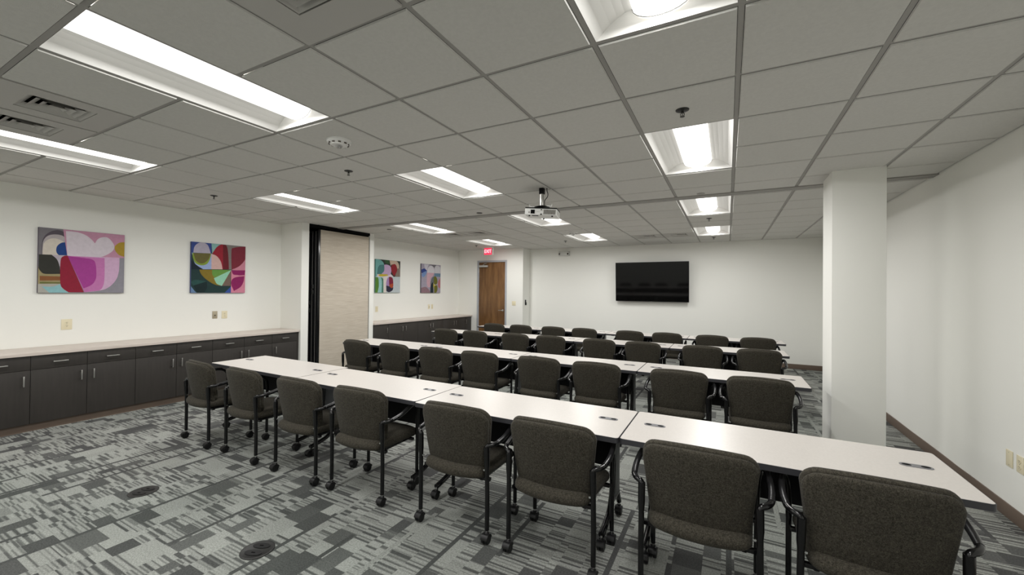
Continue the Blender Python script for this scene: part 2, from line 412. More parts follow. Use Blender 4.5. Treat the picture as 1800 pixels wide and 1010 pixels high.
# ---------------------------------------------------------------- air diffusers
def make_vent():
    t = thing('ceiling_vent', 'x', 'ceiling vent', (0, 0, 0), 0, 'four way ceiling air vents')
    s, o = T / 2 - .014, .155
    f = MB(); z = H + .001
    for x0, x1, y0, y1 in ((-s, s, -s, -o), (-s, s, o, s), (-s, -o, -o, o), (o, s, -o, o)): f.box(x0, x1, y0, y1, z, z + .008, 'vent')
    f.build('face_panel', t)
    g = MB()
    for k in range(4):
        a, b_ = o - .002 - k * .038, o - .002 - k * .038 - .036
        if b_ < .01: b_ = .01
        for r in range(4):
            R = Matrix.Rotation(r * PI / 2, 3, 'Z')
            q = [R @ Vector(p) for p in ((-a, -a, z + .004), (a, -a, z + .004), (b_, -b_, z + .026), (-b_, -b_, z + .026))]
            g.quad(*q, 'vent')
            q2 = [p + Vector((0, 0, .0015)) for p in q]; g.quad(*q2[::-1], 'vent')
    g.build('louver', t)
    MB().box(-o, o, -o, o, z + .09, z + .10, 'dark').box(-o - .01, -o, -o, o, z + .008, z + .09, 'dark').box(o, o + .01, -o, o, z + .008, z + .09, 'dark').box(-o, o, -o - .01, -o, z + .008, z + .09, 'dark').box(-o, o, o, o + .01, z + .008, z + .09, 'dark').build('duct_opening', t)
    return t
vl = ['four way louvred ceiling vent beside the near middle ceiling light, at upper left', 'four way louvred ceiling vent close against the near left ceiling light',
      'flat ceiling vent past the partition, right one of the pair', 'flat ceiling vent right behind the third light of the left column',
      'far ceiling vent just left of the farthest right column light', 'far ceiling vent above the television, left of its twin']
v0 = make_vent()
for k, (i, j) in enumerate(VENT4):
    loc = (gx(i) + T / 2, gy(j) + T / 2, 0)
    if k == 0: v0.location = loc; v0['label'] = vl[0]
    else: dup(v0, loc, 0, vl[k])
cd = thing('cone_diffuser', 'square stepped cone air diffuser cut by the top edge of the picture', 'ceiling vent', (gx(-3) + T / 2, gy(-2) + T / 2, 0))
s = T / 2 - .012
f = MB(); o_ = .135
for x0, x1, y0, y1 in ((-s, s, -s, -o_), (-s, s, o_, s), (-s, -o_, -o_, o_), (o_, s, -o_, o_)): f.box(x0, x1, y0, y1, H - .004, H + .006, 'vent')
f.build('face_panel', cd)
for a, dz in ((.125, .006), (.088, .013), (.050, .020)):
    r = MB()
    for q in range(4):
        R = Matrix.Rotation(q * PI / 2, 3, 'Z'); b_ = a - .034
        pts = [R @ Vector(p) for p in ((-a, -a, H - dz), (a, -a, H - dz), (b_, -b_, H + .03), (-b_, -b_, H + .03))]
        r.quad(*pts, 'vent'); r.quad(*[p + Vector((0, 0, .002)) for p in pts][::-1], 'vent')
    r.build('cone', cd)
MB().box(-.16, .16, -.16, .16, H + .08, H + .09, 'dark').build('duct_opening', cd)

# ---------------------------------------------------------------- sprinklers, detectors
def make_sprinkler():
    t = thing('ceiling_sprinkler', 'x', 'sprinkler', (0, 0, 0), 0, 'pendant sprinkler heads')
    MB().lathe([(.041, 0), (.040, -.004), (.028, -.009), (.012, -.010), (0, -.010)], (0, 0, 0), 'brass', 20).build('escutcheon', t)
    b = MB(); b.tube([(0, 0, -.008), (0, 0, -.020)], .008, 'brass', 8)
    for sx in (-1, 1): b.tube([(sx * .006, 0, -.018), (sx * .012, 0, -.028), (sx * .010, 0, -.036), (0, 0, -.042)], .0022, 'brass', 5)
    b.tube([(0, 0, -.02), (0, 0, -.042)], .002, 'brass', 6)
    b.build('sprinkler_body', t)
    MB().lathe([(0, -.0425), (.015, -.0425), (.015, -.044), (0, -.044)], (0, 0, 0), 'brass', 12).build('deflector', t)
    return t
sp = [((-5.5, 1.5), 'dark sprinkler head in a tile near the round fire strobe'), ((-9.5, 1.5), 'dark sprinkler head above the two near paintings'),
      ((-.5, 1.5), 'largest dark sprinkler head, at upper right ahead of a column of lights'), ((-.5, 8.5), 'dark sprinkler head between the two far lights of the right column'),
      ((-.5, 12.5), 'dark sprinkler head between the last right column light and the end wall'), ((-9.5, 11.5), 'dark sprinkler head left of the red exit sign'),
      ((-5.5, 11.5), 'dark sprinkler head left of the last middle column light')]
s0 = make_sprinkler()
for k, ((i, j), lab) in enumerate(sp):
    loc = (gx(i), gy(j), H)
    if k == 0: s0.location = loc; s0['label'] = lab
    else: dup(s0, loc, 0, lab)
for loc, mt, lab in (((-.283, 5.255, H), 'grid', 'flat round sprinkler cover by the track, grey, right side'), ((-3.30, 5.18, H), 'brass', 'small dark round sprinkler cover beside the partition track, mid ceiling'),
                 ((-5.80, 5.87, H), 'brass', 'small dark round sprinkler cover near the partition panel top')):
    tag(MB().lathe([(.045, .001), (.045, -.004), (.040, -.007), (0, -.007)], (0, 0, 0), mt, 24).build('sprinkler_cover', loc=loc), lab, 'sprinkler cover', 'flat sprinkler covers')
def make_strobe(loc, lab):
    t = thing('fire_strobe', lab, 'fire alarm strobe', loc, 0, 'round ceiling fire strobes')
    MB().lathe([(.092, 0), (.092, -.008), (.086, -.022), (.062, -.032), (.058, -.040), (0, -.041)], (0, 0, 0), 'white', 36).build('housing', t)
    b = MB()
    for k in range(10):
        a = 2 * PI * k / 10
        b.box(-.010, .010, -.003, .003, -.0345, -.026, 'slot', rot=Matrix.Rotation(a + PI / 2, 3, 'Z'), at=(.073 * math.cos(a), .073 * math.sin(a), 0))
    b.build('grille', t)
    MB().lathe([(.026, -.040), (.026, -.046), (.020, -.058), (.010, -.064), (0, -.065)], (0, 0, 0), 'clear', 20).build('lens', t)
    MB().lathe([(.008, -.041), (.008, -.052), (0, -.054)], (0, 0, 0), 'chrome', 12).build('flash_tube', t)
    return t
make_strobe((gx(-4.5), gy(.5), H), 'round white fire strobe with clear bulb, left of centre ceiling')
make_strobe((gx(-4.5), gy(9.5), H), 'small far fire strobe in front of the last middle column light')

# ---------------------------------------------------------------- chairs
def rounded(w0, w1, z0, z1, r0, r1, crown0=0, crown1=0, n=6, m_=9):
    """closed outline: width w0 at z0, w1 at z1, corner radii r0, r1; crown bows the two ends outward"""
    pts = []
    def arc(cx, cy, r, a0, a1):
        for k in range(n + 1):
            a = math.radians(a0 + (a1 - a0) * k / n); pts.append((cx + r * math.cos(a), cy + r * math.sin(a)))
    for k in range(1, m_): pts.append((-(w0 / 2 - r0) + (w0 - 2 * r0) * k / m_, z0))
    arc(w0 / 2 - r0, z0 + r0, r0, -90, 0)
    for k in range(1, 6): pts.append((w0 / 2 + (w1 - w0) / 2 * k / 6, z0 + r0 + (z1 - z0 - r0 - r1) * k / 6))
    arc(w1 / 2 - r1, z1 - r1, r1, 0, 90)
    for k in range(1, m_): pts.append((w1 / 2 - r1 - (w1 - 2 * r1) * k / m_, z1))
    arc(-(w1 / 2 - r1), z1 - r1, r1, 90, 180)
    for k in range(1, 6): pts.append((-(w1 / 2 + (w0 - w1) / 2 * k / 6), z1 - r1 - (z1 - z0 - r0 - r1) * k / 6))
    arc(-(w0 / 2 - r0), z0 + r0, r0, 180, 270)
    out = []
    for a, b in pts:
        if b > (z0 + z1) / 2: b += crown1 * (1 - (2 * a / w1) ** 2) * ((b - (z0 + z1) / 2) / ((z1 - z0) / 2))
        else: b -= crown0 * (1 - (2 * a / w0) ** 2) * (((z0 + z1) / 2 - b) / ((z1 - z0) / 2))
        out.append((a, b))
    return out
def caster(par, x, y):
    b = MB()
    b.lathe([(.0075, .055), (.0075, .084)], (x, y, 0), 'chrome', 10)
    b.lathe([(.014, .056), (.016, .064), (.012, .069)], (x, y, 0), 'black_plastic', 12)
    cy = y - .010
    for sx in (-1, 1):
        c = x + sx * .0125
        b.lathe([(.010, -.0105), (.024, -.0105), (.0294, -.006), (.0300, 0), (.0294, .006), (.024, .0105), (.010, .0105)], (c, cy, .0300), 'black_plastic', 20, axis='X')
    hood = [(cy + .034 * math.cos(math.radians(a)), .0300 + .034 * math.sin(math.radians(a))) for a in range(10, 171, 16)]
    hood += [(cy + .028 * math.cos(math.radians(a)), .0300 + .028 * math.sin(math.radians(a))) for a in range(170, 9, -16)]
    b.prism(hood, x - .023, x + .023, 'black_plastic', 'YZ')
    return b.build('caster', par)
def make_chair():
    t = thing('armchair', 'x', 'chair', (0, 0, 0), 0, 'fabric armchairs on casters along the tables')
    bend = lambda a: .85 * a * a
    lean = lambda b: -.19 * (b - .44)
    # rear shell and thicker front cushion of the back
    oc = rounded(.462, .530, .452, .816, .030, .066, .006, .028)
    prof = [(.165, .074), (.10, .075), (.035, .070), (.010, .060), (0, .048), (0, .036), (.006, .026), (.012, .020)]
    MB().pillow(oc, prof, lambda a, b, h: (a, h + bend(a) + lean(b), b), 'fabric', 0, .64).build('backrest', t, ang=60)
    os_ = rounded(.460, .520, .436, .803, .024, .062, .012, .026)
    prof = [(.009, .030), (.002, .024), (0, .016), (0, .006), (.010, -.003), (.030, -.007), (.10, -.011), (.16, -.012)]
    MB().pillow(os_, prof, lambda a, b, h: (a, h + bend(a) + lean(b), b), 'fabric', 0, .62).build('back_shell', t, ang=60)
    # seat cushion, bowed towards the back
    so = rounded(.470, .500, -.012, .440, .050, .065, .052, .012)
    prof = [(.22, .388), (.05, .386), (.012, .390), (0, .405), (0, .425), (.008, .442), (.030, .455), (.10, .463), (.22, .466)]
    MB().pillow(so, prof, lambda a, b, h: (a, b, h - .010 * max(0, (b - .30) / .14) ** 2), 'fabric', 0, .21).build('seat', t, ang=60)
    f = MB()
    f.box(-.262, .262, .030, .055, .366, .386, 'black_metal', .003).box(-.262, .262, .330, .355, .366, .386, 'black_metal', .003)
    for sx in (-1, 1):
        f.box(sx * .20 - .011, sx * .20 + .011, .03, .35, .362, .384, 'black_metal', .003)
        f.lathe([(.006, -.004), (.006, .004), (0, .005)], (sx * .243, -.004, .452), 'chrome', 8, axis='Y')
    f.box(-.03, .03, .02, .34, .360, .378, 'black_metal', .003)
    f.build('seat_frame', t)
    for sx in (-1, 1):
        l = MB().tube([(sx * .264, 0, .080), (sx * .264, 0, .30), (sx * .262, -.004, .46), (sx * .262, -.006, .50), (sx * .260, -.010, .602)], [.0145, .0145, .0145, .018, .018], 'black_metal', 14)
        L = l.build('leg', t); caster(L, sx * .264, 0)
        l = MB().tube([(sx * .266, .385, .080), (sx * .266, .385, .42)], .0135, 'black_metal', 14).build('leg', t); caster(l, sx * .266, .385)
    for sx in (-1, 1):
        P = [(sx * .260, -.010, .580), (sx * .262, -.008, .608), (sx * .292, .008, .612), (sx * .313, .050, .618), (sx * .317, .120, .630), (sx * .315, .200, .652),
             (sx * .304, .270, .672), (sx * .296, .340, .664), (sx * .282, .378, .632), (sx * .270, .386, .58), (sx * .266, .385, .48), (sx * .266, .385, .415)]
        b = MB().tube(P, .0145, 'black_metal', 12, smooth=2)
        P = [(sx * .309, .045, .618), (sx * .317, .120, .632), (sx * .315, .200, .656), (sx * .305, .270, .676), (sx * .297, .335, .668)]
        b.tube(P, .0152, 'urethane', 12, smooth=1)
        b.build('armrest', t)
    return t
rows = [
    ('nearest row of tables', 2.20, [(-4.76, -4), (-4.00, -2), (-3.19, 0), (-2.49, 1), (-1.590, 1), (-.905, 0), (-.125, 0), (.553, -1)]),
    ('second row of tables', 4.235, [(-4.83, -2), (-4.10, 0), (-3.37, 0), (-2.70, 0), (-1.905, 0), (-1.235, 0), (-.418, 0), (.258, 0)]),
    ('third row of tables', 6.345, [(-4.805, 0), (-4.135, 0), (-3.30, 0), (-2.63, 0), (-1.80, 0), (-1.13, 0), (-.313, 0), (.376, 0)]),
    ('farthest row of tables', 8.00, [(-4.68, 0), (-4.01, 0), (-3.25, 0), (-2.575, 0), (-1.665, 0), (-.99, 0), (-.24, 0), (.457, 0)])]
c0 = make_chair(); first = True
for rn, y, xs in rows:
    for k, (x, r) in enumerate(xs):
        lab = 'taupe fabric armchair at the %s, %s' % (rn, 'leftmost' if k == 0 else 'rightmost' if k == 7 else nth(k) + ' from the left')
        dy = random.uniform(-.012, .012)
        loc = (x, y + dy, 0); rz = math.radians(r + random.uniform(-.8, .8))
        if first: c0.location = loc; c0.rotation_euler = (0, 0, rz); c0['label'] = lab; first = False
        else: dup(c0, loc, rz, lab)

# ---------------------------------------------------------------- tables
TW, TD = 1.520, .610
def make_table():
    t = thing('training_table', 'x', 'table', (0, 0, 0), 0, 'training tables in rows')
    def ol(w_, d_, r):
        p = []
        for cx, cy, a0 in ((w_ / 2 - r, -d_ / 2 + r, -90), (w_ / 2 - r, d_ / 2 - r, 0), (-w_ / 2 + r, d_ / 2 - r, 90), (-w_ / 2 + r, -d_ / 2 + r, 180)):
            for k in range(5): a = math.radians(a0 + 90 * k / 4); p.append((cx + r * math.cos(a), cy + r * math.sin(a)))
        return p
    MB().prism(ol(TW - .006, TD - .006, .018), .712, .737, 'lam').build('tabletop', t)
    e = MB(); o1, o2 = ol(TW, TD, .020), ol(TW - .0062, TD - .0062, .0178); n = len(o1)
    vs_ = [(a, b, .706) for a, b in o1] + [(a, b, .7362) for a, b in o1] + [(a, b, .7362) for a, b in o2] + [(a, b, .706) for a, b in o2]
    e.add(vs_, [[r * n + k, r * n + (k + 1) % n, ((r + 1) % 4) * n + (k + 1) % n, ((r + 1) % 4) * n + k] for r in range(4) for k in range(n)], 'dkgrey')
    e.build('edge_band', t)
    for sx in (-1, 1):
        cx, cy = sx * (TW / 2 - .145), .035
        st = lambda w_, d_: [(cx + (w_ / 2 - d_ / 2) * (1 if -90 <= a < 90 else -1) + d_ / 2 * math.cos(math.radians(a)), cy + d_ / 2 * math.sin(math.radians(a))) for a in list(range(-90, 90, 18)) + [89.9] + list(range(90, 270, 18)) + [269.9]]
        g = MB().prism(st(.128, .046), .7365, .7395, 'grom')
        for q in (-1, 1):
            g.prism([(cx + q * .036 + .019 * math.cos(2 * PI * k / 14), cy + .0125 * math.sin(2 * PI * k / 14)) for k in range(14)], .7396, .7400, 'dark')
        g.build('cable_grommet', t)
    MB().box(-.600, .600, .170, .178, .365, .690, 'black_matte', .002).box(-.60, .60, .160, .190, .69, .708, 'black_matte').build('modesty_panel', t)
    for sx in (-1, 1):
        x = sx * (TW / 2 - .125)
        l = MB().box(x - .018, x + .018, .085, .215, .20, .70, 'post', .006)
        l.box(x - .03, x + .03, -.20, .25, .690, .708, 'black_metal', .006)
        l.tube([(x, .10, .56), (x, .095, .36), (x, .080, .22), (x, .02, .135), (x, -.08, .105), (x, -.185, .088)], .020, 'black_metal', 12, smooth=2)
        l.tube([(x, .19, .40), (x, .20, .24), (x, .235, .15), (x, .275, .09)], .018, 'black_metal', 12, smooth=2)
        l.tube([(x, .05, .19), (x, .22, .19)], .020, 'black_metal', 10)
        L = l.build('leg', t)
        caster(L, x, -.185); caster(L, x, .275)
    return t
t0 = make_table(); first = True
tr_ = [('nearest row', .972, [2.475, 2.405, 2.372, 2.380]), ('second row', .672, [4.50, 4.49, 4.48, 4.475]), ('third row', .745, [6.60] * 4), ('farthest row', .870, [8.15] * 4)]
for rn, xr, ysn in tr_:
    for k in range(4):
        x = xr - 1.524 * (3 - k) - TW / 2; y = ysn[k] + TD / 2
        rz = math.radians(-.8) if (rn == 'nearest row' and k < 2) else 0
        lab = 'pale topped training table with dark edge, %s, %s' % (rn, ['left end', 'second from the left', 'second from the right', 'right end'][k])
        if first: t0.location = (x, y, 0); t0.rotation_euler = (0, 0, rz); t0['label'] = lab; first = False
        else: dup(t0, (x, y, 0), rz, lab)

# ---------------------------------------------------------------- cabinets
def pull(par, x, y, z, L, vert):
    b = MB(); d = .030
    if vert:
        b.box(x + d - .005, x + d + .004, y - .006, y + .006, z - L / 2, z + L / 2, 'nickel', .002)
        for q in (-1, 1): b.box(x, x + d - .004, y - .004, y + .004, z + q * (L / 2 - .014) - .004, z + q * (L / 2 - .014) + .004, 'nickel')
    else:
        b.box(x + d - .005, x + d + .004, y - L / 2, y + L / 2, z - .006, z + .006, 'nickel', .002)
        for q in (-1, 1): b.box(x, x + d - .004, y + q * (L / 2 - .014) - .004, y + q * (L / 2 - .014) + .004, z - .004, z + .004, 'nickel')
    return tag(b.build('handle', par), 'brushed nickel bar handle')
def cabinet(x0, xf, y0, y1, doors, drawers, lab, group, pz=.555, z1=.823):
    """doors: list of (ya, yb, side of the handle)"""
    t = thing('base_cabinet', lab, 'cabinet', (0, y0, 0), 0, group)
    MB().box(x0, xf - .020, .001, y1 - y0 - .001, .088, z1, 'cab').build('body', t)
    MB().box(x0, xf - .045, 0, y1 - y0, 0, .088, 'base').build('toe_kick', t)
    g = .0018; zd = .668
    for ya, yb, side in doors:
        zt = zd - g if drawers else z1 - .003
        D = MB().box(xf - .0195, xf, ya - y0 + g, yb - y0 - g, .090, zt, 'cab', .0012).build('door', t)
        pull(D, xf, (yb - y0 - .052) if side > 0 else (ya - y0 + .052), pz, .112, True)
        if drawers:
            D = MB().box(xf - .0195, xf, ya - y0 + g, yb - y0 - g, zd + g, z1 - .003, 'cab', .0012).build('drawer', t)
            pull(D, xf, (ya + yb) / 2 - y0, .742, .118, False)
    return t
XC = -6.645
G1 = 'charcoal base cabinets along the near left wall'
cabinet(XL + .002, XC, .155, 1.040, [(.155, .597, 1), (.597, 1.040, -1)], True, 'charcoal cabinet at the left end of the near run, outside the picture', G1)
cabinet(XL + .002, XC, 1.040, 1.483, [(1.040, 1.483, 1)], True, 'charcoal single door cabinet cut by the left edge of the picture', G1)
cabinet(XL + .002, XC, 1.483, 2.368, [(1.483, 1.925, 1), (1.925, 2.368, -1)], True, 'charcoal two door cabinet below the pink painting', G1)
cabinet(XL + .002, XC, 2.368, 3.245, [(2.368, 2.806, 1), (2.806, 3.245, -1)], True, 'charcoal two door cabinet just left of the leftmost chair', G1)
cabinet(XL + .002, XC, 3.245, 4.128, [(3.245, 3.687, 1), (3.687, 4.128, -1)], True, 'charcoal two door cabinet below the green and red painting', G1)
cabinet(XL + .002, XC, 4.128, 4.560, [(4.128, 4.560, -1)], True, 'charcoal single door cabinet against the white pier', G1)
MB_ = MB().box(XL + .003, XC + .026, .150, 4.598, .824, .862, 'counter', .002)
ct = tag(MB_.build('countertop'), 'long pale countertop over the near charcoal cabinets', 'countertop')
MB().box(XL + .003, XC - .004, 4.561, 4.598, .088, .823, 'cab').build('filler_strip', ct)
XG = -6.585
G2 = 'charcoal base cabinets along the far left wall'
yy = [6.256, 7.158, 8.137, 9.134, 9.962]
labs = ['charcoal cabinet right behind the white pier, past the partition', 'charcoal cabinet in the far run below the teal and red painting',
        'charcoal cabinet in the far run below the paired wall outlets', 'charcoal cabinet at the far end beside the wooden door']
for k in range(4):
    ya, yb = yy[k], yy[k + 1]
    ym = [6.674, 7.65, 8.63, 9.62][k]
    sides = [(ya, ym, 1), (ym, yb, 1)] if k == 0 else [(ya, ym, -1), (ym, yb, 1)]
    if k == 3: sides = [(ya, ym, -1), (ym, yb, -1)]
    cabinet(XLF + .002, XG, ya, yb, sides, False, labs[k], G2, .69, .828)
tag(MB().box(XLF + .001, XG + .028, 6.252, 9.968, .829, .870, 'counter', .002).build('countertop'), 'pale countertop over the far charcoal cabinets, past the partition', 'countertop')

# ---------------------------------------------------------------- folded partition
for k in range(4):
    x1 = -6.615 - k * .092; x0 = x1 - .080
    lab = ['beige fabric faced partition panel, outermost of the folded stack', 'second partition panel of the folded stack, only its black edge shows',
           'third partition panel of the folded stack, only its black edge shows', 'innermost partition panel of the folded stack, nearest the left wall'][k]
    t = thing('partition_panel', lab, 'partition panel', ((x0 + x1) / 2, 5.54, 0), 0, 'folded operable partition panels')
    hx = .040; y0, y1 = -.600, .585
    MB().box(-hx + .004, hx - .004, y0 + .03, y1 - .004, .06, 2.66, 'black_matte').build('core', t)
    MB().box(hx - .006, hx, y0 + .044, y1, .05, 2.665, 'panel', .001).box(-hx, -hx + .006, y0 + .044, y1, .05, 2.665, 'panel', .001).build('face_skin', t)
    e = MB().box(-hx, hx, y0, y0 + .0435, .03, 2.672, 'black_metal', .003)
    e.box(-hx + .012, -hx + .016, y0 - .004, y0, .06, 2.64, 'grid').box(hx - .016, hx - .012, y0 - .004, y0, .06, 2.64, 'post')
    e.build('edge_post', t)
    MB().box(-hx, hx, y0 + .044, y1, .004, .05, 'black_plastic').build('floor_seal', t)
    MB().tube([(0, -.35, 2.66), (0, -.35, 2.71)], .012, 'black_metal', 8).build('hanger', t)
    if k in (1, 2):
        for zz in ((1.52, 1.62) if k == 1 else (1.18, 1.32)):
            MB().box(-.012, .012, y0 - .010, y0 - .004, zz - .035, zz + .035, 'nickel', .002).build('latch', t)

